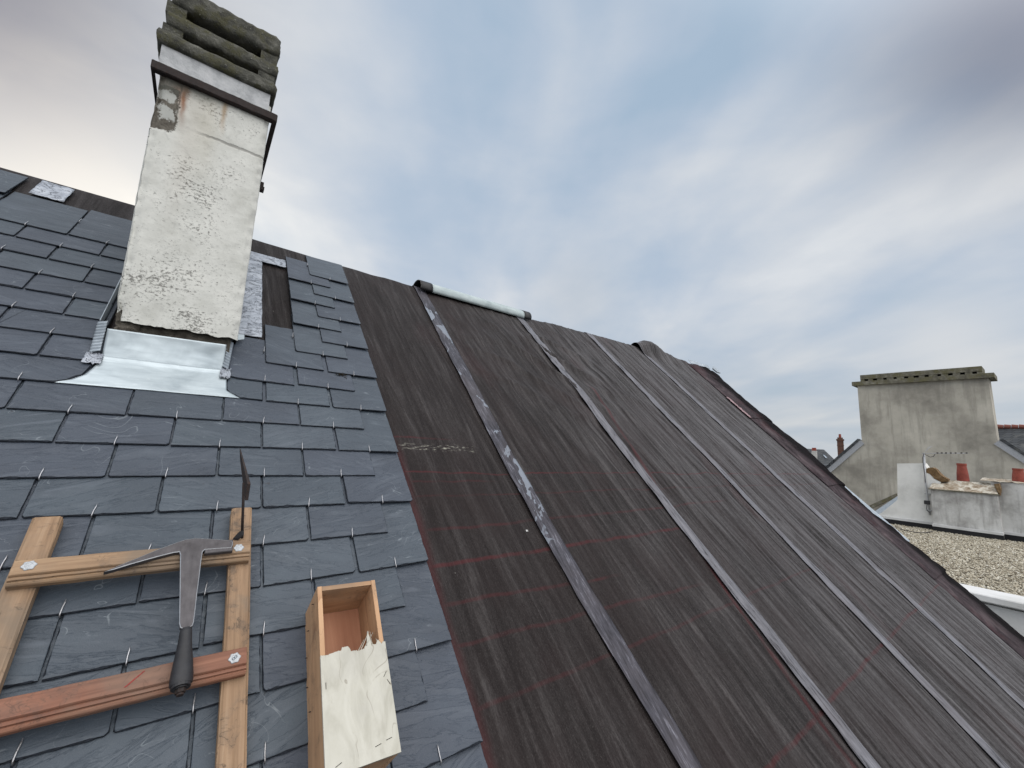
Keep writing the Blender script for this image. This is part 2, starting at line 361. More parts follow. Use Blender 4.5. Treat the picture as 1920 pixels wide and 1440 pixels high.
def m_stone(name, cs, moss=None, scale=12, rough=.92, bd=.008, streak=None):
    m = Mt(name); v = m.map(); a = m.noise(v, scale, 6, .65); b = m.noise(v, scale*6, 5, .7)
    c = m.ramp(a, [(.3, cs[0]), (.52, cs[1]), (.75, cs[2])])
    if moss:
        c = m.mix(m.mr(m.noise(m.map(loc=(3, 3, 3)), scale*.8, 5, .7), .46, .62), c, moss)
        c = m.mix(m.math('MULTIPLY', m.mr(b, .60, .70), .8), c, (.36, .36, .32))
    if streak:
        s_ = m.noise(m.map(sc_=(3, 3, .35)), streak, 5, .65)
        c = m.mix(m.math('MULTIPLY', m.mr(s_, .47, .68), .6), c, cs[0])
    c = m.mix(m.math('MULTIPLY', m.mr(b, .55, .8), .25), c, tuple(x*.5 for x in cs[0]))
    return m.out(c, rough, m.bump(m.math('ADD', a, m.math('MULTIPLY', b, .5)), bd, .8), spec=.2)

def m_wood(name, c0, c1, c2, grain='Y', scale=1.0, arcs=False, dirt=.3, red=0.0):
    m = Mt(name); sx = (60, 3.0, 60) if grain == 'Y' else ((3.0, 60, 60) if grain == 'X' else (60, 60, 3.0))
    r = m.attr('rnd'); off = m.comb(m.math('MULTIPLY', r, 9.0), m.math('MULTIPLY', r, 5.0), m.math('MULTIPLY', r, 7.0))
    v = m.vmath('ADD', m.co.outputs['Object'], off)
    a = m.noise(m.map(v, tuple(k*scale for k in sx)), 1.0, 6, .65, .5)
    b = m.noise(m.map(v, tuple(k*scale*5 for k in sx)), 1.0, 4, .7)
    if arcs:
        k = m.map(v, (14, 2.6, 14) if grain == 'Y' else (2.6, 14, 14))
        q = m.sep(k); rr = m.math('ADD', m.math('MULTIPLY', m.noise(k, .55, 2, .45, .6), 7.0), m.math('MULTIPLY', m.noise(m.map(k, (3, .5, 3)), 1.0, 3, .5), .35))
        w = m.math('POWER', m.math('FRACT', rr), 2.2)
        a = m.math('SUBTRACT', m.math('ADD', m.math('MULTIPLY', a, .55), .22), m.math('MULTIPLY', w, .22))
    c = m.ramp(a, [(.22, c0), (.5, c1), (.75, c2)])
    c = m.mix(m.math('MULTIPLY', m.mr(b, .5, .8), .3), c, c0)
    dn = m.noise(v, 14, 5, .7, .4); dn2 = m.noise(v, 45, 4, .7)
    c = m.mix(m.math('MULTIPLY', m.mr(dn, .52, .72), dirt), c, (.085, .07, .058))
    c = m.mix(m.math('MULTIPLY', m.mr(dn2, .66, .74), dirt), c, (.05, .04, .032))
    c = m.mix(m.math('MULTIPLY', m.mr(m.noise(v, 5, 4, .6, .6), .47, .66), dirt*.9), c, (.16, .13, .10))
    dd_ = m.mr(m.math('ABSOLUTE', m.math('SUBTRACT', m.noise(m.map(v, (30, 30, 30)), 1.0, 3, .5, 1.5), .5)), .0, .02, 1.0, 0.0)
    c = m.mix(m.math('MULTIPLY', m.math('MULTIPLY', dd_, m.mr(dn, .5, .6)), dirt), c, (.07, .05, .035))
    if red: c = m.mix(m.math('MULTIPLY', m.mr(dn, .3, .7), red), c, (.26, .085, .06))
    return m.out(c, .68, m.bump(m.math('ADD', a, m.math('MULTIPLY', b, .4)), .0012, .8), spec=.3)

def m_ply():
    m = Mt('plywood_face'); v = m.map(); a = m.noise(m.map(sc_=(1.0, .35, 1), rot=(0, 0, -.25)), 26, 5, .6, .8); b = m.noise(v, 11, 5, .65)
    c = m.ramp(a, [(.3, (.37, .355, .30)), (.5, (.47, .455, .395)), (.72, (.54, .525, .465))])
    c = m.mix(m.math('MULTIPLY', m.mr(b, .5, .7), .35), c, (.40, .385, .35))
    sc1 = m.mr(m.math('ABSOLUTE', m.math('SUBTRACT', m.noise(m.map(sc_=(1, .45, 1), rot=(0, 0, .3)), 13, 2, .5, .6), .5)), .0, .006, 1.0, 0.0)
    c = m.mix(m.math('MULTIPLY', m.math('MULTIPLY', sc1, m.mr(b, .48, .58)), .6), c, (.20, .17, .13))
    c = m.mix(m.math('MULTIPLY', m.mr(m.noise(m.map(sc_=(1, .25, 1)), 120, 3, .6), .66, .76), .45), c, (.25, .22, .17))
    return m.out(c, .72, m.bump(m.math('ADD', a, b), .0012, .6), spec=.3)

def m_metal(name, cs, rough=.4, metal=.8, sc_=30, rust=0.0):
    m = Mt(name); a = m.noise(m.map(), sc_, 6, .65, .5); b = m.noise(m.map(sc_=(1, .2, 1), rot=(0, 0, .4)), sc_*6, 4, .7)
    c = m.ramp(a, [(.3, cs[0]), (.7, cs[1])])
    if rust: c = m.mix(m.math('MULTIPLY', m.mr(b, .45, .7), rust), c, (.10, .04, .02))
    return m.out(c, m.mr(b, .3, .7, rough-.08, rough+.15), m.bump(m.math('ADD', a, m.math('MULTIPLY', b, .3)), .0008, .5), metal=metal)

def m_brick():
    m = Mt('brick'); b = m.n.new('ShaderNodeTexBrick'); p = m.sep(m.co.outputs['Object'])
    m.lk(m.comb(m.math('ADD', p[0], p[1]), p[2], 0.0), b.inputs['Vector'])
    for k, val in (('Scale', 1.0), ('Brick Width', .24), ('Row Height', .075), ('Mortar Size', .008)): b.inputs[k].default_value = val
    b.inputs['Color1'].default_value = (.17, .06, .035, 1); b.inputs['Color2'].default_value = (.10, .04, .028, 1); b.inputs['Mortar'].default_value = (.16, .14, .12, 1)
    c = m.mix(m.math('MULTIPLY', m.noise(m.map(), 5, 4), .5), b.outputs[0], (.06, .045, .035))
    return m.out(c, .9, spec=.2)

def m_farslate(name='old_slate'):
    m = Mt(name); b = m.n.new('ShaderNodeTexBrick'); p = m.sep(m.co.outputs['Object'])
    m.lk(m.comb(m.math('ADD', p[0], p[1]), m.math('MULTIPLY', p[2], 1.4), 0.0), b.inputs['Vector'])
    for k, val in (('Scale', 1.0), ('Brick Width', .24), ('Row Height', .16), ('Mortar Size', .012)): b.inputs[k].default_value = val
    b.inputs['Color1'].default_value = (.028, .032, .038, 1); b.inputs['Color2'].default_value = (.06, .066, .072, 1); b.inputs['Mortar'].default_value = (.012, .013, .015, 1)
    c = m.mix(m.math('MULTIPLY', m.mr(m.noise(m.map(), 3, 6, .7), .5, .68), .7), b.outputs[0], (.13, .13, .12))
    return m.out(c, .75, m.bump(b.outputs['Fac'], .01, -.6), spec=.4)

def plain(name, c, rough=.7, metal=0.0, scale=20, var=.35, spec=.4):
    m = Mt(name); a = m.noise(m.map(), scale, 6, .65)
    cc = m.ramp(a, [(.3, tuple(x*(1-var) for x in c)), (.7, tuple(min(1, x*(1+var*.6)) for x in c))])
    return m.out(cc, rough, m.bump(a, .003, .4), metal=metal, spec=spec)

M = dict(
 slate=m_slate(), sedge=plain('slate_edge_shade', (.018, .022, .030), .8, scale=200, var=.6, spec=.2), felt=m_felt(), verge=m_verge(), tape=m_tape('seam_tape'), tape1=m_tape('seam_tape_worn', 1, True),  # dark slate edge colour paints in the shade along the tails
 zinc=m_zinc(), zinc_d=m_zinc('zinc_dull', (.26, .30, .34), (.42, .47, .52), .3, .5), verdigris=m_zinc('ridge_metal', (.28, .335, .345), (.44, .50, .505), .1, .65),
 lead=m_lead(), chim=m_chimney(), core=m_stone('mortar_core', ((.035, .03, .026), (.10, .09, .075), (.19, .17, .145)), scale=25),
 cap=m_stone('mossy_concrete', ((.040, .040, .036), (.095, .094, .080), (.21, .205, .18)), moss=(.085, .082, .050), scale=22, bd=.016),
 capw=m_stone('pale_block', ((.32, .33, .34), (.48, .49, .50), (.58, .58, .59)), scale=24, bd=.004),
 iron=m_metal('old_iron', ((.010, .008, .008), (.028, .021, .020)), .8, .1, 60, .3),
 rubber=plain('black_rubber', (.016, .016, .018), .5, scale=40, var=.5), dark=plain('black_bitumen', (.012, .012, .014), .7, var=.3), hookm=m_metal('stainless_wire', ((.32, .32, .33), (.50, .50, .52)), .32, .9, 200),
 railw=m_wood('rail_wood', (.14, .085, .05), (.28, .18, .108), (.39, .27, .175), dirt=.75), rungw=m_wood('rung_wood', (.13, .08, .046), (.28, .18, .108), (.40, .275, .17), 'X', dirt=.7),
 rungr=m_wood('red_rung_wood', (.115, .050, .033), (.235, .112, .072), (.33, .175, .115), 'X', dirt=.55, red=.12),
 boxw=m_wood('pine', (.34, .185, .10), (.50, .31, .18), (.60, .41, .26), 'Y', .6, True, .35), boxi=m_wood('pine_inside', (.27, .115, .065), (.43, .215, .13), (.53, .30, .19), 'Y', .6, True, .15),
 boxe=m_wood('pine_end', (.26, .14, .075), (.42, .25, .14), (.52, .33, .20), 'X', .7, False, .5), ply=m_ply(),
 steel=m_metal('dark_steel', ((.050, .045, .048), (.095, .088, .093)), .5, .35, 25), steelb=m_metal('ground_steel', ((.35, .36, .38), (.5, .51, .53)), .35, .7, 60),
 leather=plain('black_grip', (.016, .016, .019), .55, scale=50, spec=.5), bolt=m_metal('galvanised', ((.25, .265, .28), (.48, .50, .52)), .45, .4, 300),
 grey=m_stone('weathered_render', ((.24, .225, .195), (.43, .405, .35), (.56, .53, .46)), scale=.9, bd=.01, streak=1.6),
 white=m_stone('white_render', ((.56, .56, .54), (.70, .70, .68), (.78, .78, .76)), scale=2.0, bd=.004),
 stain=m_stone('stained_render', ((.24, .23, .22), (.56, .56, .545), (.70, .70, .69)), scale=1.6, bd=.006, streak=2.6),
 lichen=m_stone('lichen_top', ((.13, .075, .035), (.30, .25, .19), (.46, .42, .36)), moss=(.52, .49, .42), scale=9, bd=.012),
 rustst=m_stone('rusty_lichen', ((.08, .05, .028), (.19, .12, .06), (.30, .24, .16)), scale=14),
 terra=plain('terracotta', (.24, .052, .035), .7, scale=14, var=.3), brick=m_brick(), oslate=m_farslate(), oldcap=m_stone('old_coping', ((.07, .065, .05), (.17, .16, .125), (.30, .29, .245)), moss=(.13, .12, .07), scale=6, bd=.015),
 alu=plain('dull_aluminium', (.42, .43, .45), .45, .5, 60, .25), cream=plain('cream_wall', (.5, .49, .46), .85, scale=1.2, var=.15), glass=plain('sky_glass', (.55, .6, .65), .15, .6),
 wpanel=m_stone('white_panel', ((.50, .50, .49), (.60, .60, .60), (.66, .66, .66)), scale=1.5, bd=.002), ground=plain('town_ground', (.10, .10, .095), .9, scale=.2),
 redtile=plain('red_ridge_tile', (.20, .07, .05), .8), mossm=plain('dry_moss', (.035, .028, .018), .95, scale=120, var=.6), cable=plain('black_cable', (.03, .03, .032), .5))

# ------------------------------------------------------------------ the house we stand on
house = tag(emp('house', (1.2, 1.0, 0)), 'house whose roof is half dark new slates and half bare brown felt', 'house')

def row_v(k, u=0):
    v = .131+.10336*k
    return (v-max(0, v-.8)*max(0, u-.1)*.04)*S
TH = .0046
KT = 4.0
def slate_piece(mb, poly, tail_v, head_v, r, lift=0.0, rough=1.0, top_z=None):
    """poly: ccw (u,v) outline in metres.  A slate tilted so that its tail rides over the courses below."""
    # resample outline
    pts = []
    n = len(poly)
    for i in range(n):
        a, b = np.array(poly[i]), np.array(poly[(i+1) % n]); d = np.linalg.norm(b-a); k = max(1, int(d/.009))
        for j in range(k): pts.append((a+(b-a)*j/k, (b-a)/max(d, 1e-6), (i, j, k)))
    ht = KT*TH
    seed = r*100; uc_ = sum(p[0] for p in poly)/n; rl = random.gauss(0, .0042)
    def Z(v, u=None): return ht*(head_v-v)/(head_v-tail_v)+lift+(0 if u is None else rl*(u-uc_)+abs(rl)*.09)
    r0, r1, r2, r3 = [], [], [], []
    for q, t, (i, j, k) in pts:
        nrm = np.array([t[1], -t[0]])             # outward for ccw
        w = mn.noise(Vector((q[0]*55+seed, q[1]*55, 0))); w2 = mn.noise(Vector((q[0]*170+seed, q[1]*170, 5))); w3 = mn.noise(Vector((q[0]*18+seed, q[1]*18, 9)))
        o = (.0010*w+.0013*w2)*rough
        e = q+nrm*o
        tail = 1.0 if nrm[1] < -.3 else .55
        c1 = (.0014+.0055*max(0, w-.05)+.0020*max(0, w2))*tail*rough
        c2 = c1+(.0010+.020*max(0, w3-.10)+.004*max(0, w2))*tail*rough
        z = Z(q[1], q[0])
        r0.append((e[0], e[1], z)); r1.append((e[0], e[1], z+TH*(.30+.25*w2)))
        a = q-nrm*c1; r2.append((a[0], a[1], Z(a[1], a[0])+TH*(.86+.05*w))); b = q-nrm*c2; r3.append((b[0], b[1], Z(b[1], b[0])+TH))
    N = len(pts); fs = []
    for rr in range(3):
        for i in range(N): fs.append((rr*N+i, rr*N+(i+1) % N, (rr+1)*N+(i+1) % N, (rr+1)*N+i))
    fs.append(tuple(range(N))[::-1]); fs.append(tuple(range(3*N, 4*N)))
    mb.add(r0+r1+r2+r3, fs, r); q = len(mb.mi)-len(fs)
    for i in range(2*N): mb.mi[q+i] = 1  # outer side faces get the darker colour, as painted edge shade

hooks = []
smb = MB()
SH = .297*S
def rect(u0, u1, v0, v1): return [(u0, v0), (u1, v0), (u1, v1), (u0, v1)]
def put_slate(u0, u1, k, poly=None, top=None, hook=True, cut=None):
    g = .0016+abs(random.gauss(0, .0009))
    v0 = row_v(k, ((u0+u1)/2)/S)+random.gauss(0, .0011); v1 = (top*S if top else v0+SH)
    sk = random.gauss(0, .0012)
    if poly is None:
        poly = [(u0+g, v0+sk), (u1-g, v0-sk), (u1-g, v1), (u0+g, v1)]
        # a few clipped corners
        if random.random() < .45:
            c = random.uniform(.003, .008); poly = [(u0+g, v0+sk+c), (u0+g+c*.9, v0+sk)]+poly[1:]
        if random.random() < .3:
            c = random.uniform(.003, .007); i = len(poly)-3; poly = poly[:i]+[(u1-g-c, v0-sk), (u1-g, v0-sk+c)]+poly[i+1:]
    slate_piece(smb, poly, v0, v0+SH, random.random())
    if hook: hooks.append(((u0+u1)/2+random.gauss(0, .003), v0-.0005, random.gauss(0, .09)))
W_ = .2045*S
for k in range(-16, 21):
    A = (k % 2 == 0)
    j0 = (.362 if A else .262+.2045)*S
    js = [j0-W_*i for i in range(0, 14)]
    for i in range(-1, 13):
        u1 = j0-W_*i; u0 = u1-W_
        if A and i == -1: u1 = .563*S+random.gauss(0, .002); u0 = .366*S
        elif i == -1: continue
        uc = (u0+u1)/2/S; lft = u0/S; rgt = u1/S
        if k >= 10:
            if uc > .0: continue              # right of the chimney: placed by hand below
            lim = -.252 if k < 13 else -.262
            if k == 10: lim = -.2525
            if lft > lim-.02: continue
            if k == 19 and rgt > -.70: continue
            if k == 20 and rgt > -.64: continue
            if rgt > lim:
                v0 = row_v(k, uc); v1 = v0+SH; b = lim*S
                if k == 10:
                    poly = [(u0+.002, v0)]+[(a*S, c*S) for a, c in ((-.300, 1.166), (-.279, 1.180), (-.258, 1.206), (-.250, 1.245), (-.240, 1.268), (-.240, 1.45))]+[(u0+.002, v1)]
                    slate_piece(smb, poly, v0, v0+SH, random.random()); hooks.append((-.359*S, v0, .1)); continue
                tp = {11: 1.5, 12: 1.6}.get(k)
                poly = [(u0+.002, v0), (b, v0), (b, v1), (u0+.002, v1)]
                slate_piece(smb, poly, v0, v0+SH, random.random())
                cu = (u0+u0+W_)/2
                if cu < b-.01: hooks.append((cu, v0, random.gauss(0, .08)))
                continue
            put_slate(u0, u1, k, top=(2.27 if k == 18 else (2.43 if k == 20 else (2.33 if k == 19 else None))))
        else:
            put_slate(u0, u1, k)
for (a, b, k, top) in ((.167, .364, 10, None), (.370, .566, 10, None), (.266, .465, 11, None), (.373, .569, 12, None), (.166, .363, 12, 1.643),
                       (.266, .465, 13, None), (.371, .566, 14, None), (.267, .465, 15, None), (.371, .565, 16, None), (.266, .461, 17, None), (.370, .566, 18, None), (.263, .462, 19, 2.346), (.366, .562, 20, 2.44)):
    put_slate(a*S, b*S, k, top=top)
P_ = lambda l: [(a*S, b*S) for a, b in l]
v0 = row_v(10, .1); slate_piece(smb, P_([(.062, 1.203), (.070, 1.188), (.093, 1.170), (.100, 1.166), (.159, 1.164), (.160, 1.45), (.062, 1.45)]), v0, v0+SH, .31)
v0 = row_v(11, .15); slate_piece(smb, P_([(.062, 1.278), (.068, 1.268), (.088, 1.262), (.255, 1.258), (.256, 1.53), (.098, 1.53), (.078, 1.500), (.064, 1.455)]), v0, v0+SH, .52); hooks.append((.165*S, v0, 0.02))
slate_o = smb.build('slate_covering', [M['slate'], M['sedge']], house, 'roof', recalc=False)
for hu, hv in ((-.452, 2.135), (.364, 2.30), (.263, 1.585), (.163, 1.455)): hooks.append((hu*S, hv*S-.02, .0))
hm = MB()
hz = TH+.0016
hm.tube([(0, .02, -.004), (0, -.0016, -.0045), (0, -.0036, -.002), (0, -.0034, hz-.002), (0, -.001, hz), (.0003, .010, hz+.0005), (.0016, .021, hz+.0008), (.0018, .0275, hz+.0022)], [.0013]*7+[.0008], 7)
first = None
def inview(u, v):
    c = RM.T @ (rw(u, v)-CAM)
    if c[2] > -.05: return False
    x = 960+F*c[0]/-c[2]; y = 720-F*c[1]/-c[2]; return -25 < x < 1945 and -25 < y < 1465
cnt = 0
for (u, v, a) in hooks:
    if not inview(u, v): continue
    # height of the tail upper face
    z = KT*TH
    mw = ROOF @ Matrix.Translation((u, v, z)) @ Matrix.Rotation(a*.5, 4, 'Z') @ Matrix.Rotation(-math.atan(KT*TH/SH), 4, 'X')
    if first is None:
        first = hm.build('slate_hook', M['hookm'], slate_o, smooth=True, mw=mw)
    else:
        o = first.copy(); COL.objects.link(o); place(o, slate_o, mw)
    cnt += 1
print('hooks', cnt)

# ---- felt strips
def ridge_v(u):
    return float(np.interp(u/SF, [-3, .1, .56, .9, 1.9, 2.3, 2.75, 3.5, 4.0, 5.0], [2.468, 2.463, 2.437, 2.432, 2.425, 2.45, 2.47, 2.48, 2.45, 2.45]))*SF+min(1, max(0, (u-2.1)/.3))*(.010*mn.noise(Vector((u*3.1, 2, 0)))+.005*mn.noise(Vector((u*9, 4, 0))))
def H(u, v):
    h = .0035*mn.noise(Vector((u*9+v*.5, v*1.1, 2)))+.006*mn.noise(Vector((u*3.0, v*.7, 7)))
    wx = u+.035*mn.noise(Vector((u*3, v*1.4, 20)))+.05*v
    g = min(1, max(.25, (u-.8)/.9))
    # long slack folds running down the slope
    r1 = 1-abs(mn.noise(Vector((wx*13, v*.95, 31)))*2.2); r2 = 1-abs(mn.noise(Vector((wx*27, v*1.7, 41)))*2.2)
    h += g*(.0042*max(0, r1)**3+.0020*max(0, r2)**2)
    a = math.exp(-((u-2.0)/.55)**2-((v-1.85)/.55)**2)
    h += .030*a*max(0, 1-abs(mn.noise(Vector((u*2.2+v*3.6, v*1.6-u*1.2, 51)))*2.6))**2
    a = math.exp(-((u-2.3)/.8)**2-((v-.9)/.8)**2)
    h += .008*a*max(0, 1-abs(mn.noise(Vector((u*5.5+v*1.4, v*1.1, 61)))*2.4))**2
    return h
BR = .035
def over_ridge(u, s, h):
    """s = distance up the felt; past the ridge it rounds over and runs down the back slope"""
    vr = ridge_v(u)
    if s <= vr-BR: return (u, s, h)
    ang = math.pi-2*PITCH              # exterior turn
    turn = 2*PITCH; arc = BR*turn*1.0
    t = s-(vr-BR)
    if t < arc:
        a = t/BR
        return (u, vr-BR+math.sin(a)*(BR+h), -BR+math.cos(a)*(BR+h))
    a = turn; e = t-arc
    return (u, vr-BR+math.sin(a)*(BR+h)+e*math.cos(a), -BR+math.cos(a)*(BR+h)-e*math.sin(a))
def seam_u(i, v):
    T = [([-3.2, -.09, .257, .907, 2.25, 3], [1.07, 1.062, 1.025, .998, 1.004, 1.004]),
         ([-3.2, -.35, .073, .897, 2.3, 3], [1.80, 1.795, 1.80, 1.80, 1.80, 1.80]),
         ([-3.2, -.4, .9, 2.5, 3], [2.62, 2.63, 2.63, 2.62, 2.62]),
         ([-3.2, -.4, .73, 2.29, 3], [3.42, 3.40, 3.38, 3.34, 3.34])][i]
    u = float(np.interp(v/SF, T[0], T[1]))*SF
    return u+.006*mn.noise(Vector((v*2.3, i*5.0, 0)))+.0025*mn.noise(Vector((v*11, i*5.0, 3)))
VB = -2.7
edges = [lambda v: -3.0]+[(lambda v, i=i: seam_u(i, v)) for i in range(4)]+[lambda v: 4.16*SF+.012*mn.noise(Vector((v*2, 9, 0)))]
strips = []
for i in range(5):
    mb = MB(); L0, R0 = edges[i], edges[i+1]
    nu = int(170 if i == 0 else 120); nv = 300
    def fn(a, b, i=i, L0=L0, R0=R0):
        s = VB+b*(ridge_v(1)+.55-VB); vv = min(s, 2.7)
        lo, hi = L0(vv), R0(vv)+.03
        if i == 0: u = lo+(hi-lo)*(1-(1-a)**1.6)
        else: u = lo+(hi-lo)*a
        lift = -.004+.0012*i
        hh = H(u, s)*(1 if u > .6 else max(0, (u-.45)/.15))
        if i == 4:
            hh += .085*math.exp(-((u-3.50*SF)/.20)**2)*math.exp(-((s-2.68)/.10)**2)+.03*math.exp(-((u-3.75*SF)/.3)**2)*math.exp(-((s-2.62)/.12)**2)
        return over_ridge(u, s, hh+lift)
    mb.grid(fn, nu, nv)
    st = mb.build('felt_strip', M['felt'], house, 'roof', smooth=True, recalc=False)
    strips.append(st)
for i in range(4):
    mb = MB(); wd = [.084, .090, .092, .094][i]*SF*.93
    def fn(a, b, i=i, wd=wd):
        s = -2.65+b*(ridge_v(seam_u(i, 2.5))+.02+2.65); u0 = seam_u(i, min(s, 2.7))
        w = wd*(1+.05*mn.noise(Vector((s*5, i, 4)))); u = u0-.012+a*w
        curl = .0050*max(0, 1-a*12)*(0.7+1.1*mn.noise(Vector((s*7, i*3, 1))))
        hh = H(u, s) if i != 1 else .45*H(u, s)+.55*(H(u, s+.12)+H(u, s-.12))*.5+.002
        if i == 3: hh += .085*math.exp(-((u-3.50*SF)/.20)**2)*math.exp(-((s-2.68)/.10)**2)
        return over_ridge(u, s, hh+.0018+curl-.004*(a == 1)+.0006*mn.noise(Vector((u*60, s*30, 2))))
    mb.grid(fn, 9, 420)
    o = mb.build('seam_tape', M['tape1'] if i == 0 else M['tape'], strips[i+1], 'roof', smooth=True, recalc=False)
    md = o.modifiers.new('t', 'SOLIDIFY'); md.thickness = .0009; md.offset = 1
    if i == 0: o['label'] = 'scuffed marbled dark seam tape with bare patches'

# ---- verge strip with curled edge
ev = [(-3.0, 4.66), (-.596, 4.664), (-.40, 4.67), (-.312, 4.649), (-.218, 4.602), (-.13, 4.60), (-.112, 4.684), (.159, 4.577), (.265, 4.63), (.404, 4.52), (.68, 4.62), (.70, 4.66), (1.138, 4.78), (1.5, 4.70), (1.53, 4.73), (1.862, 4.68), (2.5, 4.80)]
def vedge(v): return float(np.interp(v/SF, [e[0] for e in ev], [e[1] for e in ev]))*SF
pieces = [(-2.85, -.10, 0), (-.115, .71, 1), (.69, 1.52, 2), (1.50, 2.37, 3)]
for (va, vb, q) in pieces:
    mb = MB()
    def fn(a, b, va=va, vb=vb, q=q):
        v = (va+(vb-va)*b)*SF; ue = vedge(v)+.018*mn.noise(Vector((v*6, q, 0)))+.014*mn.noise(Vector((v*19, q, 3)))+.010*mn.noise(Vector((v*50, q, 6))); u0 = 4.15*SF+.006*mn.noise(Vector((v*7, 3, 3)))
        w = ue-u0; t = a*1.35
        base = .003+.002*q+(1-b)*.004
        wr = (.012 if q >= 2 else .006)*mn.noise(Vector((u0*3+t*6, v*9, q)))*min(1, t*3)+.005*mn.noise(Vector((t*16, v*4, q+4)))*min(1, t*3)
        if t < .8: return (u0+w*t, v, base+wr+.022*math.sin(t*3.9)*.6)
        k = (t-.8)/.55; return (u0+w*(.8+.2*math.sin(min(1, k*1.6)*1.57)), v, base+.0003+wr*(1-k)-.16*k*k)
    mb.grid(fn, 34, int((vb-va)*90))
    o = mb.build('verge_felt', M['verge'], house, 'roof', smooth=True, recalc=False)
    md = o.modifiers.new('t', 'SOLIDIFY'); md.thickness = .0025; md.offset = 1
# loose tongue of felt poking out, a torn label on the seam
mb = MB(); a = L(1795, 1090, -.02); b = L(1812, 1103, -.03)
mb.ext([(a[0]-.04, a[1]+.03, -.02), (b[0]-.04, b[1]-.02, -.03), (b[0]+.13, b[1]-.02, -.10)], (0, .004, .004)); mb.build('torn_felt_flap', M['verge'], house, 'roof')
mb = MB()
mb.grid(lambda a, b: (4.135*SF+.05*a+.004*mn.noise(Vector((a*4, b*9, 0))), (1.50+.30*b)*SF, .016+.006*mn.noise(Vector((a*5, b*12, 3)))), 6, 20)
o = mb.build('pink_patch', plain('faded_pink_tape', (.30, .20, .21), .6), house, 'roof', smooth=True); o.modifiers.new('t', 'SOLIDIFY').thickness = .002
# verge trim and small corner flashing
mb = MB(); mb.box((4.45*SF, .14*SF, -.05), (4.66*SF, .70*SF, -.012)); mb.build('verge_trim', M['zinc_d'], house, 'roof')
mb = MB(); p = L(1322, 686, 0)
mb.ext([(4.72*SF, 2.33*SF, .01), (4.80*SF, 2.33*SF, .01), (4.80*SF, 2.40*SF, .02), (4.74*SF, 2.42*SF, .03), (4.68*SF, 2.38*SF, .02)], (0, 0, .015)); mb.build('corner_flashing', M['zinc_d'], house, 'roof')
mb = MB(); mb.grid(lambda a, b: (4.22*SF+a*.5*SF*.8, (2.37+.06*b)*SF, .02+.003*mn.noise(Vector((a*2, b, 0)))+.01*b), 14, 4)
o = mb.build('verge_end_flashing', M['zinc_d'], house, 'roof', smooth=True); o.modifiers.new('t', 'SOLIDIFY').thickness = .003

# ---- ridge cap (half-round) with dark end bands
def ridge_cap(u0, u1, r, name, mat, parent=house):
    mb = MB(); n = 14
    def fn(a, b):
        u = u0+(u1-u0)*a; ang = -.35+b*(math.pi+.7)
        # half round about the ridge axis, in world-vertical orientation
        c = rw(u, ridge_v(u)-.030, -.030); y = c[1]-r*math.cos(ang); z = c[2]+.012+r*math.sin(ang)*.78
        return (c[0], y, z)
    mb.grid(fn, max(2, int((u1-u0)/.03)), n)
    o = mb.build(name, mat, parent, smooth=True); md = o.modifiers.new('t', 'SOLIDIFY'); md.thickness = .003; md.offset = 0
    return o
rc = ridge_cap(1.10*SF, 1.865*SF, .080, 'ridge_cap', M['verdigris'])
ridge_cap(1.02*SF, 1.10*SF+.003, .083, 'end_band', M['rubber'], rc); ridge_cap(1.86*SF, 1.925*SF, .083, 'end_band', M['rubber'], rc)

# ---- strips of silver lead beside the chimney and a patch at the ridge
def sheet(u0, u1, v0_, v1_, h, name, mat, parent=house, amp=.003, seed=0, skew=0.0):
    mb = MB()
    def fn(a, b):
        v = v0_+(v1_-v0_)*b; u = u0+(u1-u0)*a+skew*(b-.5)
        e = .002*mn.noise(Vector((v*20, seed, 0))); return (u*S+e, v*S+.002*mn.noise(Vector((u*40, seed+3, 0))), h+amp*mn.noise(Vector((u*28, v*14, seed)))+amp*.6*mn.noise(Vector((u*60, v*50, seed))))
    mb.grid(fn, 14, 50); o = mb.build(name, mat, parent, 'roof', smooth=True, recalc=False)
    md = o.modifiers.new('t', 'SOLIDIFY'); md.thickness = .0015; md.offset = 1; return o
sheet(.060, .158, 1.536, 2.200, .011, 'lead_strip', M['lead'])
sheet(.060, .262, 2.205, 2.287, .010, 'lead_strip', M['lead'], seed=4)
sheet(-.625, -.531, 2.28, 2.435, .010, 'lead_strip', M['lead'], seed=9)

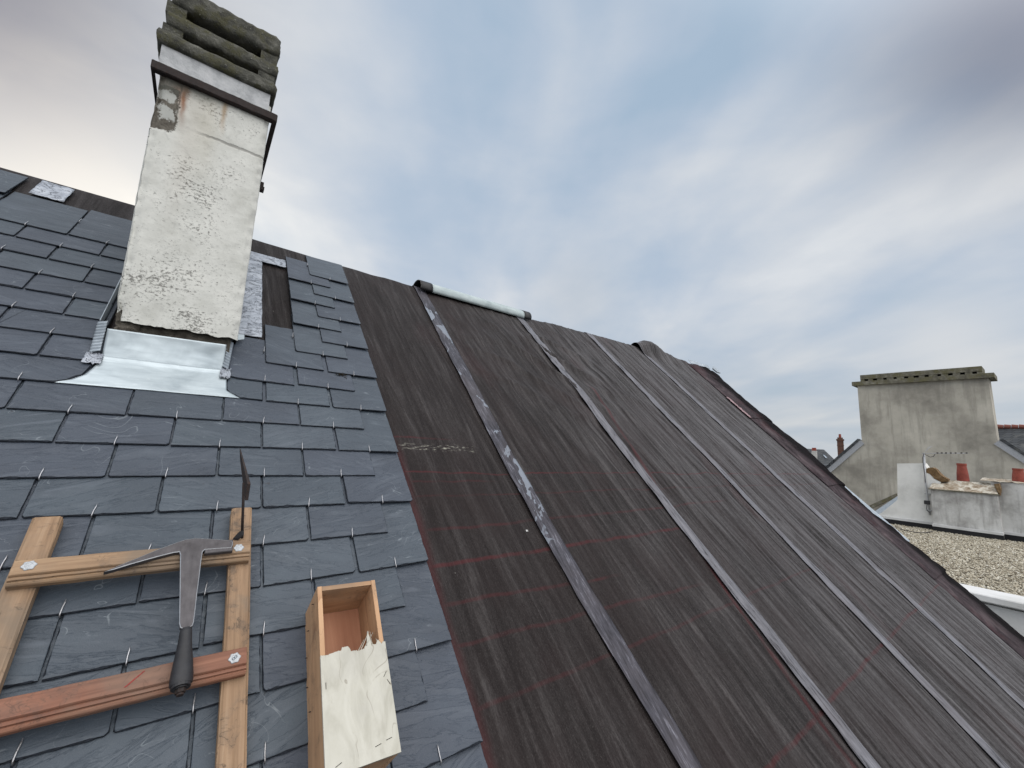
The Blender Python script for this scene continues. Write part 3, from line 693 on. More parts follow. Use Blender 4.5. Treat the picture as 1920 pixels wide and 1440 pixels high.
# ---- chimney
YF = 1.777
ch = emp('chimney', (-.085, 2.1, 9.4)); ch.parent = house; ch.matrix_basis = WM[house.name].inverted() @ WM[ch.name]
XL, XR = -.250, .083; ZB = HC+.318; ZT = HC+1.26; YB = 2.46
mb = MB()
def shaft(a, b):
    # perimeter parameter a (front-left corner round), b height
    per = [(XL, YF), (XR, YF), (XR, YB), (XL, YB), (XL, YF)]; ln = [XR-XL, YB-YF, XR-XL, YB-YF]; tot = sum(ln); d = a*tot
    for i in range(4):
        if d <= ln[i]+1e-9: break
        d -= ln[i]
    t = min(1, d/ln[i]); x = per[i][0]+(per[i+1][0]-per[i][0])*t; y = per[i][1]+(per[i+1][1]-per[i][1])*t
    cx, cy = (XL+XR)/2, (YF+YB)/2
    z = ZB+(ZT-ZB)*b
    sl = 0.0
    if y > YF+.001: sl = 0.0
    zb_off = (.010*mn.noise(Vector((x*22, y*22, 1)))+.004*mn.noise(Vector((x*80, y*80, 1))))*max(0, 1-b*14)
    zr = rw(0, 0)[2]
    k = .0020*mn.noise(Vector((x*14, y*14, z*14)))+.0009*mn.noise(Vector((x*50, y*50, z*50)))
    dx, dy = (x-cx), (y-cy); corner = .0
    # corners worn round
    if abs(abs(dx)-(XR-XL)/2) < .012 and abs(abs(dy)-(YB-YF)/2) < .012: corner = -.005+.004*mn.noise(Vector((x, y, z*30)))
    if dx < -.15 and z > HC+1.0: k -= .003+.007*mn.noise(Vector((1, y*3, z*16)))
    if dx < -.15 and z < HC+.42: k -= .018*(HC+.42-z)/.1*max(0, .4+mn.noise(Vector((1, y*3, z*24))))
    nx = (1 if dx > 0 else -1) if i in (1, 3) else 0; ny = (1 if dy > 0 else -1) if i in (0, 2) else 0
    return (x+nx*k+corner*(1 if dx > 0 else -1), y+ny*k+corner*(1 if dy > 0 else -1), z+zb_off)
mb.grid(shaft, 200, 150)
b0 = len(mb.v)
o = mb.build('chimney_shaft', M['chim'], ch, smooth=True, recalc=True)
# dark mortar body behind the skin, down through the roof
mb = MB(); mb.box((XL+.022, YF+.022, HC-.2), (XR-.02, YB-.02, ZT-.02)); mb.build('mortar_core', M['core'], ch)
# rough underside lump at the lower left
mb = MB()
mb.grid(lambda a, b: (XL+.006+.06*a+.006*mn.noise(Vector((a*6, b*6, 0))), YF+.012+.010*mn.noise(Vector((a*7, b*7, 2))), HC+.285+.07*b), 16, 16); mb.build('mortar_core', M['core'], ch, smooth=True)
def zf(px, py): return onY(px, py, YF)[2]
# pale block + louvred cap
zb = HC+1.255
zs = [zf(402, y) for y in (130, 108, 92, 67, 49)]
def rough_slab(x0, x1, y0, y1, z0, z1, seed, amp=.006, bot=None):
    m_ = MB(); n = 46
    def fn(a, b):
        # wrap: around the vertical section, all four sides
        per = [(x0, y0), (x1, y0), (x1, y1), (x0, y1), (x0, y0)]; ln = [x1-x0, y1-y0]*2; d = a*sum(ln)
        for i in range(4):
            if d <= ln[i]+1e-9: break
            d -= ln[i]
        t = min(1, d/ln[i]); x = per[i][0]+(per[i+1][0]-per[i][0])*t; y = per[i][1]+(per[i+1][1]-per[i][1])*t
        s = math.sin(min(1, max(0, b))*math.pi); ins = .010*(1-s**.5)
        if b < .02 or b > .98: ins = .012
        x += (-ins if x > (x0+x1)/2 else ins); y += (-ins if y > (y0+y1)/2 else ins)
        v = Vector((x*34, y*34, (z0+b*(z1-z0))*30+seed)); k = amp*.38*mn.noise(v)+amp*.4*mn.noise(v*3)
        x += k*(1 if x > (x0+x1)/2 else -1)*(1 if i in (1, 3) else .2); y += k*(1 if y > (y0+y1)/2 else -1)*(1 if i in (0, 2) else .2)
        return (x, y, z0+b*(z1-z0)+k*.8)
    m_.grid(fn, 120, 12)
    nn = 121
    m_.f.append(tuple(range(nn-1))[::-1]); m_.mi.append(0); m_.f.append(tuple(12*nn+i for i in range(nn-1))); m_.mi.append(0)
    return m_
x0, x1 = -.268, .084
mb = MB(); mb.box((-.255, YF-.004, HC+1.222), (.074, YB-.02, zs[0]+.01), bev=.003); mb.build('pale_block', M['capw'], ch)
cap = rough_slab(x0-.004, x1+.008, YF-.022, YB, zs[0], zs[1]+.004, 1).build('louvre_slab', M['cap'], ch, smooth=True)
rough_slab(x0+.012, x1+.004, YF-.016, YB, zs[2], zs[3]+.002, 5).build('louvre_slab', M['cap'], ch, smooth=True)
rough_slab(x0+.014, x1+.002, YF-.020, YB, zs[4], zs[4]+.082, 9, .010).build('louvre_slab', M['cap'], ch, smooth=True)
# recessed back of the slots and end posts
mb = MB(); mb.box((x0+.05, YF+.07, zs[1]-.02), (x1-.05, YB-.05, zs[4]+.03)); mb.build('flue_liner', M['dark'], ch)
mb = MB()
for (a, b) in ((zs[1]-.01, zs[2]+.01), (zs[3]-.01, zs[4]+.012)):
    for (xa, xb) in ((x0+.006, x0+.062), (x1-.060, x1-.004)):
        for (ya, yb) in ((YF-.006, YF+.09), (YB-.1, YB-.01)):
            mb = MB(); mb.box((xa, ya, a), (xb, yb, b), bev=.006); mb.build('louvre_post', M['cap'], ch)
# sloping weathering on top
mb = MB()
zt = zs[4]+.076
def topf(a, b):
    x = x0+.02+(x1-x0-.03)*a; y = YF-.006+(YB-YF)*b; r = min(a, 1-a, b, 1-b); e = min(1, r*5)
    return (x, y, zt+.05*math.sin(e*1.57)+(.012*mn.noise(Vector((x*20, y*20, 1)))+.008*mn.noise(Vector((x*60, y*60, 1))))*(1 if r > 0 else .3)-.012*(r <= 0))
mb.grid(topf, 40, 40); mb.build('weathering_top', M['cap'], ch, smooth=True)
# iron frame round the chimney
bz0, bz1 = HC+1.192, HC+1.219
fx0, fx1 = -.268, .104; fy0, fy1 = YF-.018, YB+.02
mb = MB(); t = .006
def bar(a, b, dn_=1):
    pass
n = 40
def front(a, b, s=1):
    x = fx0+(fx1-fx0)*a; return (x, fy0+.002*mn.noise(Vector((x*20, 0, 0))), bz0+(bz1-bz0)*b+.0015*mn.noise(Vector((x*90, b*3, 0))))
mb.grid(front, n, 2)
mb.grid(lambda a, b: (fx0+(fx1-fx0)*a, fy0+.022*b, bz0+.0015*mn.noise(Vector(((fx0+(fx1-fx0)*a)*90, 0, 0)))), n, 1)
mb.grid(lambda a, b: (fx1, fy0+(fy1-fy0)*a, bz0+(bz1-bz0)*b+.0015*mn.noise(Vector((a*60, b*3, 9)))), n, 2)
mb.grid(lambda a, b: (fx1-.014*b, fy0+(fy1-fy0)*a, bz0+.0015*mn.noise(Vector((a*60, 0, 9)))), n, 1)
mb.grid(lambda a, b: (fx0, fy0+(fy1-fy0)*a, bz0+(bz1-bz0)*b), n, 2)
mb.grid(lambda a, b: (fx0+(fx1-fx0)*a, fy1, bz0+(bz1-bz0)*b), n, 2)
o = mb.build('iron_band', M['iron'], ch); md = o.modifiers.new('t', 'SOLIDIFY'); md.thickness = .005; md.offset = 0
mb = MB(); mb.box((fx1-.006, 2.27, bz0-.03), (fx1+.016, 2.29, bz0+.006)); mb.box((fx1-.004, 2.262, bz0-.036), (fx1+.020, 2.298, bz0-.020)); mb.build('bolt', M['iron'], ch)

# ---- zinc flashing round the foot of the chimney
fl = emp('chimney_flashing', (-.08, YF, HC+.2)); fl.parent = house; fl.matrix_basis = WM[house.name].inverted() @ WM[fl.name]
HF = .0200
ap = [(-.305, 1.166), (.096, 1.168), (.060, 1.196), (.057, 1.292), (-.236, 1.292), (-.236, 1.262), (-.25, 1.235), (-.258, 1.206), (-.279, 1.180)]
mb = MB()
def apron(a, b):
    v = 1.166+(1.292-1.166)*b
    l = np.interp(v, [1.166, 1.180, 1.206, 1.235, 1.262, 1.292], [-.312, -.276, -.253, -.244, -.238, -.236]); r = np.interp(v, [1.166, 1.196, 1.292], [.099, .062, .057])
    u = l+(r-l)*a; h = HF+.0004+.0008*mn.noise(Vector((u*12, v*16, 0)))
    h += .006*max(0, (b-.85)/.15)**2
    return (u*S, v*S, h)
mb.grid(apron, 60, 24); o = mb.build('apron', M['zinc'], fl, 'roof', smooth=True, recalc=False)
md = o.modifiers.new('t', 'SOLIDIFY'); md.thickness = .0014; md.offset = -1
f0 = rw(0, 1.292*S, HF)
mb = MB()
def upst(a, b):
    x = (-.236+.283*a)*S; y = f0[1]+.004*(1-b)**3*0+.006*math.sin(b*3.14)*.5+.0015*mn.noise(Vector((a*7, b*3, 4)))
    return (x, y+.008*b, f0[2]-.001+.092*b+.004*a*b)
mb.grid(upst, 50, 20); o = mb.build('upstand', M['zinc'], fl, smooth=True, recalc=False)
md = o.modifiers.new('t', 'SOLIDIFY'); md.thickness = .0014; md.offset = 1
mb = MB(); mb.tube([(-.236*S, f0[1]-.003, f0[2]+.001), (.057*S, f0[1]-.003, f0[2]+.001)], .0022, 8); mb.build('fold_bead', M['zinc'], fl, smooth=True)
for (ua, ub, va, vb) in ((-.262, -.240, 1.298, 1.437), (.0455, .0615, 1.296, 1.437)):
    mb = MB(); n = 96
    def pl(a, b):
        v = (va+(vb-va)*b)*S; u = (ua+(ub-ua)*a)*S-(.010*b if ua < 0 else -.008*b)
        return (u, v, (.028 if ua < 0 else .036)+.012*b+.0045*math.sin(b*2*math.pi*10)*(1-.3*a)+.010*a*(1 if ua < 0 else -1)+.001*mn.noise(Vector((a*8, b*30, 0))))
    mb.grid(pl, 6, 160); o = mb.build('pleated_strip', M['zinc_d'], fl, 'roof', smooth=True, recalc=False); o.modifiers.new('t', 'SOLIDIFY').thickness = .0014
    mb = MB(); mb.grid(lambda a, b: ((ua+(ub-ua)*(a*1.7-.3))*S, (va-.045+.05*b)*S, .026+.012*mn.noise(Vector((a*9, b*9, ua*50)))), 10, 10)
    o = mb.build('crumpled_end', M['lead'], fl, 'roof', smooth=True, recalc=False); o.modifiers.new('t', 'SOLIDIFY').thickness = .0012
# side soakers: thin upright zinc, bright upper edge on the left
mb = MB(); mb.ext([(-.266*S, 1.44*S, .0), (-.268*S, 1.44*S, .045), (-.268*S, 2.2*S, .04), (-.266*S, 2.2*S, 0)], (.0018, 0, 0)); mb.build('side_soaker', M['zinc_d'], fl, 'roof')
mb = MB(); mb.grid(lambda a, b: ((.050+.050*a)*S, (1.452+.03*a+.055*b*(1-.5*a))*S, .030), 4, 4); o = mb.build('corner_tab', M['zinc'], fl, 'roof'); o.modifiers.new('t', 'SOLIDIFY').thickness = .0014

# ---- body of the house
mb = MB()
rz = rw(0, 2.45*S, -.06); re = rw(0, VB, -.06)
ym = rz[1]; yb = 2*ym-re[1]
a0, a1 = -3.0, 4.42*S
prof = [(re[1]+.02, re[2]), (ym, rz[2]), (yb, re[2])]
mb.add([(x, y, z) for x in (a0, a1) for (y, z) in ((re[1]+.25, 0), (re[1]+.25, re[2]+.2), (ym, rz[2]-.03), (yb-.25, re[2]+.2), (yb-.25, 0))],
       [(0, 1, 2, 3, 4), (5, 6, 7, 8, 9)[::-1], (0, 5, 6, 1), (1, 6, 7, 2), (2, 7, 8, 3), (3, 8, 9, 4), (4, 9, 5, 0)])
mb.build('wall', M['white'], house)
mb = MB(); mb.box((-3.0, VB, -.05), (4.45*S, 2.40*S, -.022)); mb.build('roof_boarding', M['railw'], house, 'roof')
mb = MB()
def back(x, s, h): # back slope point
    return (x, ym+s*CP, rz[2]+.045-s*SP+h)
mb.add([back(-3.0, .03, 0), back(4.55*S, .03, 0), back(4.55*S, 5.3, 0), back(-3.0, 5.3, 0)], [(0, 1, 2, 3)]); o = mb.build('back_slope', M['oslate'], house); o.modifiers.new('t', 'SOLIDIFY').thickness = .03

# ------------------------------------------------------------------ roof ladder
lad = tag(emp('roof_ladder', tuple(rw(-.05, .4, .02))), 'wooden roof ladder with bolted moulded rungs lying on the slates', 'roof ladder')
zr0, zr1, zg = .0190, .050, .075; KL = 1.0185
def rail(u0, u1, seed):
    mb = MB(); n = 90
    sec = [(0, 0), (1, 0), (1, 1), (0, 1)]
    rings = []
    def fn(a, b):
        v = -1.1+(.775*KL+1.1)*b
        k = a*4; i = min(3, int(k)); t = k-i; p, q = sec[i], sec[(i+1) % 4]; s_ = p[0]+(q[0]-p[0])*t; r_ = p[1]+(q[1]-p[1])*t
        u = u0+(u1-u0)*s_; z = zr0+(zr1-zr0)*r_
        bev = .002 if abs(t-.5) > .46 else 0
        u += (bev if s_ < .5 else -bev); z += (bev if r_ < .5 else -bev)
        w = .0011*mn.noise(Vector((s_*9+seed, v*16, r_*9))); u += w+.0012*mn.noise(Vector((seed, v*5, 0))); z += w
        # chipped arris
        if s_ > .95 and r_ > .95: u -= .003*max(0, mn.noise(Vector((seed, v*22, 4))))
        return (u+(.004 if seed == 2 else -.004)*(v-.5)*0, v+.0015*mn.noise(Vector((s_*20, r_*20, seed))), z)
    mb.grid(fn, 40, n)
    N = 41; mb.f.append(tuple(range(N-1))[::-1]); mb.mi.append(0); mb.f.append(tuple(n*N+i for i in range(N-1))); mb.mi.append(0)
    return mb
rail(-.240*KL, -.197*KL, 1).build('rail', M['railw'], lad, 'roof', recalc=True)
rail(.097*KL, .140*KL, 2).build('rail', M['railw'], lad, 'roof', recalc=True)
def rung(u0, u1, v1, dv, mat, label=None, tilt=0.0):
    mb = MB()
    # profile (v, z) across: moulded lower edge
    pr = [(v1, zr1), (v1, zg-.002), (v1-.002, zg), (v1-.030, zg), (v1-.0315, zg-.002), (v1-.0325, zg-.0046), (v1-.0345, zg-.0030), (v1-.0385, zg-.0036), (v1-.0392, zg-.0078), (v1-.0420, zg-.0070), (v1-.0450, zg-.0095), (v1-.0462, zg-.0125), (v1-.0455, zr1+.002), (v1-.044, zr1)]
    n = 60; vs = []
    for i in range(n+1):
        u = u0+(u1-u0)*i/n
        for (v, z) in pr:
            w = .0006*mn.noise(Vector((u*30, v*70, z*60))); e = .0015 if i in (0, n) else 0
            vs.append((u+(.0012*mn.noise(Vector((v*100, z*100, 1))) if i in (0, n) else 0), v+w+tilt*(u-u0)+.0010*mn.noise(Vector((u*9, v1, 0))), z+w*.7-(.0012 if i in (0, n) and z > zr1+.01 else 0)))
    K = len(pr); fs = []
    for i in range(n):
        for j in range(K): fs.append((i*K+j, i*K+(j+1) % K, (i+1)*K+(j+1) % K, (i+1)*K+j))
    fs.append(tuple(range(K))[::-1]); fs.append(tuple(n*K+j for j in range(K)))
    mb.add(vs, fs, .3 if mat is M['rungw'] else .7); o = mb.build('rung', mat, lad, 'roof'); 
    if label: o['label'] = label
    return o
r1 = rung(-.233*KL, .134*KL, .664*KL, 0, M['rungw'], 'yellowish brown rung')
r2 = rung(-.236*KL, .133*KL, .427*KL, 0, M['rungr'], 'reddish rung with a crayon stroke')
rung(-.235*KL, .134*KL, .185*KL, 0, M['rungw'])
def plate(u, v, rot, digit=None, parent=None):
    mb = MB(); pts = []
    for i in range(48):
        a = 2*math.pi*i/48; r = .0095*(1+.09*math.cos(6*a))*(1+.03*math.cos(a*2+rot)); pts.append((r*math.cos(a), r*math.sin(a)))
    ring = lambda s, z: [(x*s, y*s, z) for x, y in pts]
    vs = ring(1, 0)+ring(1, .0009)+ring(.9, .0017)+ring(.55, .0019)+ring(.5, .0014)
    n = 48; fs = [(k*n+i, k*n+(i+1) % n, (k+1)*n+(i+1) % n, (k+1)*n+i) for k in range(4) for i in range(n)]+[tuple(4*n+i for i in range(n))]
    mb.add(vs, fs)
    mw = ROOF @ Matrix.Translation((u, v, zg)) @ Matrix.Rotation(rot, 4, 'Z')
    o = mb.build('bolt_plate', M['bolt'], parent, mw=mw)
    return o
plate(-.212*KL, .650*KL, .2, parent=r1); plate(.112*KL, .6455*KL, 0, parent=r1); p8 = plate(.113*KL, .4095*KL, .1, parent=r2)
# stamped figures: a ring-shaped 8 on the lower plate, a small ring on the others
def stamp(parent_o, u, v, eight=True, ang=.9):
    mb = MB(); r = .0021
    for c in ((-.0021, .0021) if eight else (0,)):
        mb.tube([(c+r*math.cos(a), r*math.sin(a), 0) for a in np.linspace(0, 2*math.pi, 17)], .0005, 6, cap=False)
    mb.build('stamped_mark', plain('stamp', (.10, .14, .18), .5, .3), parent_o, smooth=True, mw=ROOF @ Matrix.Translation((u, v, zg+.0017)) @ Matrix.Rotation(ang, 4, 'Z'))
stamp(r2, .113*KL, .4095*KL, True, .6)
# crayon stroke on the red rung
mb = MB(); a, b = L(233, 1294, zg), L(271, 1258, zg)
mb.grid(lambda s, t: (a[0]+(b[0]-a[0])*t+(s-.5)*.0032*(1-.3*t)+.0006*mn.noise(Vector((s*3, t*9, 0))), a[1]+.004+(b[1]-a[1]-.004)*t, zg+.0007), 3, 24)
mb.build('crayon_stroke', plain('red_crayon', (.28, .035, .03), .8, var=.5, scale=300), r2, 'roof', recalc=False)

# ------------------------------------------------------------------ slater's hammer (hung over the upper rung)
ham = tag(emp('slaters_hammer', tuple(rw(.03, .66, zg))), "steel slater's hammer with a long pick and black grip, hooked over the rungs", 'hammer')
zh = zg+.0015
hp = [(194, 1072.5), (222, 1060), (262, 1044), (303, 1027), (330, 1017), (348, 1011), (367, 1008.5), (388, 1009.5), (412, 1011), (431, 1012.5), (437, 1015), (436.5, 1021), (434, 1027), (410, 1028.5), (384, 1030.5),
      (380, 1034), (377.5, 1050), (374, 1080), (370, 1110), (366.5, 1142), (363.5, 1166), (361, 1173), (353, 1177), (342, 1178.5), (337.5, 1176), (336, 1168), (336.5, 1140), (337, 1107), (337.5, 1070), (338, 1040), (336.5, 1034.5), (325, 1036), (290, 1045), (247, 1057), (215, 1067)]
top = zh+.0105
P3 = [L(x, y, top) for x, y in hp]
mb = MB(); N = len(P3)
cen = np.mean([p[:2] for p in P3], axis=0)
def inset(P, d):
    out = []
    for i in range(len(P)):
        p0, p, p2 = np.array(P[i-1][:2]), np.array(P[i][:2]), np.array(P[(i+1) % len(P)][:2])
        t1 = (p-p0)/np.linalg.norm(p-p0); t2 = (p2-p)/np.linalg.norm(p2-p)
        n1 = np.array([t1[1], -t1[0]]); n2 = np.array([t2[1], -t2[0]]); nn = n1+n2; l = np.linalg.norm(nn)
        nn = nn/l if l > 1e-6 else n1; k = 1/max(.45, nn.dot(n1)); out.append(p+nn*d*k)
    return out
area = sum(P3[i][0]*P3[(i+1) % N][1]-P3[(i+1) % N][0]*P3[i][1] for i in range(N))
sg = 1 if area < 0 else -1
i1 = inset(P3, sg*.0013)
vs = [(p[0], p[1], zh) for p in P3]+[(p[0], p[1], top-.001) for p in P3]+[(p[0], p[1], top) for p in i1]
mb.add(vs[:2*N], [(i, (i+1) % N, N+(i+1) % N, N+i) for i in range(N)]+[tuple(range(N))], mi=0)
mb.add(vs[N:], [(i, (i+1) % N, N+(i+1) % N, N+i) for i in range(N)], mi=1)
mb.add(vs[2*N:], [tuple(range(N))], mi=0)
hd = mb.build('hammer_head', [M['steel'], M['steelb']], ham, 'roof')
# peen block under the right arm, the struck face
mb = MB(); a = L(386, 1012, top); b = L(436, 1028, top)
mb.box((a[0], b[1]-.006, zh-.001), (b[0]+.0004, a[1]-.004, top-.0006), bev=.0015); mb.build('striking_face', M['steel'], ham, 'roof')
# grip
A = L(349, 1179, zg+.014); B = L(339, 1286, zg+.0175)
mb = MB(); A = np.array(A); B = np.array(B); ax = (B-A); ln = np.linalg.norm(ax); ax /= ln; sx = np.cross(ax, [0, 0, 1]); sx /= np.linalg.norm(sx); sz = np.cross(sx, ax)
prof = [(-.01, .0075, .006), (.0, .0085, .0065), (.06, .0098, .0085), (.2, .0104, .0095), (.4, .0122, .011), (.6, .0146, .0125), (.8, .0166, .014), (.93, .0172, .0145), (.985, .0162, .0135), (1.0, .0140, .0115)]
def grip(a, b):
    k = b*(len(prof)-1); i = min(len(prof)-2, int(k)); t = k-i; q = [prof[i][j]*(1-t)+prof[i+1][j]*t for j in range(3)]
    an = a*2*math.pi; w = 1+.012*mn.noise(Vector((math.cos(an)*3, math.sin(an)*3, b*22)))+.008*math.sin(b*100)
    return tuple(A+ax*ln*q[0]+sx*math.cos(an)*q[1]*w+sz*math.sin(an)*q[2]*w)
mb.grid(grip, 28, 60); mb.build('grip', M['leather'], ham, 'roof', smooth=True)
mb = MB(); e = B; mb.tube([tuple(e-ax*.001), tuple(e+ax*.0035)], .0145, 20); mb.tube([tuple(e+ax*.003), tuple(e+ax*.0055)], .0105, 18); mb.build('pommel_washer', M['leather'], ham, 'roof')
mb = MB(); mb.tube([tuple(e+ax*.0050), tuple(e+ax*.012)], .0082, 6); mb.tube([tuple(e+ax*.012), tuple(e+ax*.0155)], .0055, 10); mb.build('pommel_nut', M['iron'], ham, 'roof')

# ------------------------------------------------------------------ slater's stake (anvil) driven into the rail
anv = tag(emp('slaters_stake', tuple(rw(.12, .68, zr1))), "dark iron slater's stake with upright rod and thin blade, stuck in the ladder rail", 'stake anvil')
a = np.array(L(453.5, 1013, .044)); b = np.array(L(457.3, 905, .158))
mb = MB(); mb.tube([tuple(a), tuple(a+(b-a)*.5), tuple(b)], [.0032, .0030, .0034], 8); mb.build('rod', M['iron'], anv, 'roof', smooth=True)
# blade: near end and far end
n_t = np.array(L(470, 907, .186)); n_b = np.array(L(465.5, 938, .158)); f_t = np.array(L(451, 841, .128)); f_b = np.array(L(451.5, 861, .116))
mb = MB()
sd = np.cross(f_t-n_t, n_b-n_t); sd /= np.linalg.norm(sd)
if sd[0] > 0: sd = -sd
def bl(a, b):
    p = (n_t*(1-a)+f_t*a)*(1-b)+(n_b*(1-a)+f_b*a)*b
    return p+np.array([0, 0, 0])
for (k) in (0,):
    q = [n_t, f_t, f_b, (n_b*.55+f_b*.45)+(n_t-n_b)*.05, n_b]
    n = len(q); t0, t1 = .0066, .0020
    th = [t0, t1, t1, .005, t0]
    vs = [tuple(p) for p in q]+[tuple(p+sd*th[i]) for i, p in enumerate(q)]
    mb.add(vs, [tuple(range(n)), tuple(range(n, 2*n))[::-1]]+[(i, (i+1) % n, n+(i+1) % n, n+i) for i in range(n)])
mb.build('blade', M['iron'], anv, 'roof')
# spur foot
mb = MB(); p = [np.array(L(*q, zr1+.003+h)) for (*q, h) in ((436, 1012, 0), (447, 1000, .012), (456, 997, .016), (456, 1005, .010), (446, 1013, 0))]
mb.ext(p, (0.001, .002, .004)); mb.build('spur', M['leather'], anv, 'roof')

# ------------------------------------------------------------------ wooden hook box
bx = tag(emp('wooden_box', tuple(rw(.28, .3, .02))), 'open pine box with a splintered pale plywood front, lying on the slates', 'box')
HB = .136
TL, TR_, BRt, BLt = [np.array(L(x, y, HB)[:2]) for x, y in ((595, 1100), (703, 1087), (748, 1406), (610, 1443))]
U = (TR_-TL); wd = np.linalg.norm(U); U /= wd
Vd = (BLt-TL); 
Vd = np.array([U[1], -U[0]])   # perpendicular, down-slope
LN = ((BRt-TR_).dot(Vd)+.004)
sk = (BLt-TL).dot(U)/LN; sk2 = (BRt-TR_).dot(U)/LN; sk = (sk+sk2)/2
def BP(x, y, z):  # box frame: x across (0..wd), y down (0..LN), z height above roof
    p = TL+U*(x+sk*y)+Vd*y; return (p[0], p[1], z)
zb0 = .0178; t = .0095
def board(x0, x1, y0, y1, z0, z1, name, mat, parent=bx, rnd=0.0, n=1, label=None):
    mb = MB(); vs = [BP(x, y, z) for z in (z0, z1) for (x, y) in ((x0, y0), (x1, y0), (x1, y1), (x0, y1))]
    mb.add(vs, [(3, 2, 1, 0), (4, 5, 6, 7), (0, 1, 5, 4), (1, 2, 6, 5), (2, 3, 7, 6), (3, 0, 4, 7)], rnd)
    o = mb.build(name, mat, parent, 'roof'); md = o.modifiers.new('b', 'BEVEL'); md.width = .0007; md.segments = 2
    if label: o['label'] = label
    return o
FT = .0055
board(0, t, 0, LN, zb0, HB-.0002, 'side_board', M['boxw'], rnd=.2)
board(wd-t, wd, 0, LN, zb0, HB-.0002, 'side_board', M['boxw'], rnd=.6)
board(t+.0002, wd-t-.0002, .0003, t+.001, zb0, HB-.0008, 'end_board', M['boxe'], rnd=.4)
board(t+.0002, wd-t-.0002, LN-t, LN-.0005, zb0, HB-.0008, 'end_board', M['boxe'], rnd=.9)
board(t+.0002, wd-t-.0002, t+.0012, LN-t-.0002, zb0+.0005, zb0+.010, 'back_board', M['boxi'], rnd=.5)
# broken plywood front: jagged upper edge
y0f = (np.array(L(597, 1230, HB+FT)[:2])-TL).dot(Vd)
mb = MB(); n = 180; topv = []
for i in range(n+1):
    a = i/n; x = -.001+(wd+.002)*a
    e = .003*mn.noise(Vector((a*6, 0, 0)))+.0011*mn.noise(Vector((a*40, 3, 0)))+.0012*mn.noise(Vector((a*120, 3, 0)))
    if .30 < a < .44: e -= .007*min(1, (a-.30)/.02, (.44-a)/.03)
    if .44 <= a < .66: e += .004+.003*mn.noise(Vector((a*50, 5, 0)))
    if .70 < a < .77: e -= .030*(1-abs(a-.738)/.037)**.8
    if .85 < a < .93: e -= .009*(1-abs(a-.885)/.045)
    if a > .95: e += -.002
    topv.append((x, y0f+e))
bot = [( -.001+(wd+.002)*i/n, LN+.001) for i in range(n+1)]
vs = []; zt0, zt1 = HB+.0002, HB+FT
for j in range(13):
    s_ = (j/12)**1.5
    for i in range(n+1):
        x = topv[i][0]; y = topv[i][1]*(1-s_)+bot[i][1]*s_
        vs.append(BP(x, y, zt1+(.0010*mn.noise(Vector((i*.25, j, 0))) if j == 0 else 0)))
w_ = n+1
fs = [(j*w_+i, j*w_+i+1, (j+1)*w_+i+1, (j+1)*w_+i) for j in range(12) for i in range(n)]
b0 = len(vs)
for (x, y) in topv: vs.append(BP(x, y+.0015*random.random(), zt0))
for (x, y) in bot: vs.append(BP(x, y, zt0))
fs += [(i, b0+i, b0+i+1, i+1) for i in range(n)]+[(12*w_+i, 12*w_+i+1, b0+w_+i+1, b0+w_+i) for i in range(n)]+[(b0+i, b0+w_+i, b0+w_+i+1, b0+i+1) for i in range(n)]
fs += [(0, *[j*w_ for j in range(1, 13)], b0+w_, b0), tuple([n+j*w_ for j in range(13)][::-1]+[b0+n, b0+w_+n])]
mb.add(vs, fs); fp = mb.build('front_panel', M['ply'], bx, 'roof')
mb = MB()
for (a, da, l, hh) in ((.60, .16, .028, .002), (.64, .17, .022, .004), (.79, -.02, .026, .003), (.83, -.09, .021, .001), (.56, .10, .012, .003), (.90, -.03, .012, 0)):
    p, q = BP(wd*a, y0f+.006, HB+.003), BP(wd*(a+da), y0f-l, HB+.003+hh*2)
    mb.tube([p, q], [.0009, .0003], 5)
mb.build('splinters', M['ply'], fp, 'roof')
for (a, y, an) in ((.70, LN-.020, .12), (.86, LN-.024, .1), (.16, LN-.012, .3), (.05, y0f+.055, 1.5), (.93, y0f+.06, .9), (.97, y0f+.075, 2.0)):
    mb = MB(); p = BP(wd*a, y, HB+FT+.0004); c, s_ = math.cos(an)*.0055, math.sin(an)*.0055
    mb.tube([(p[0]-c, p[1]-s_, p[2]-.001), (p[0]-c, p[1]-s_, p[2]), (p[0]+c, p[1]+s_, p[2]), (p[0]+c, p[1]+s_, p[2]-.001)], .0005, 5); mb.build('staple', M['iron'], fp, 'roof')
for (a, z) in ((.06, .10), (.16, .05), (.30, .03), (.47, .03), (.62, .05)):
    mb = MB(); p = np.array(BP(0, LN*a, z)); mb.tube([tuple(p), tuple(p-np.append(U, 0)*.004)], .0011, 6); mb.build('nail', M['iron'], bx, 'roof')

# moss fallen on a slate
mb = MB()
for i in range(150):
    c = L(640+random.gauss(0, 5), 701+random.gauss(0, 1.6), 0.022); r_ = random.uniform(.0015, .004)
    if i > 130: c = L(647+random.gauss(0, 2), 707+random.gauss(0, 2.5), .021)
    q = Vector((random.gauss(0, 1), random.gauss(0, 1), random.gauss(0, .6))).normalized()*r_; w_ = q.cross(Vector((.3, .5, .8))).normalized()*r_*.6
    z = c[2]-.005+random.random()*.005
    mb.add([(c[0]+q.x, c[1]+q.y, z+q.z), (c[0]-q.x, c[1]-q.y, z-q.z), (c[0]+w_.x, c[1]+w_.y, z+w_.z), (c[0], c[1], z+r_)], [(0, 1, 2), (0, 2, 3), (1, 3, 2), (0, 3, 1)])
o = mb.build('moss_clump', M['mossm'], None, 'roof'); tag(o, 'small dark clump of dry moss lying on a slate near the bare felt', 'moss'); c = L(640, 701, .016); recentre(o, c)

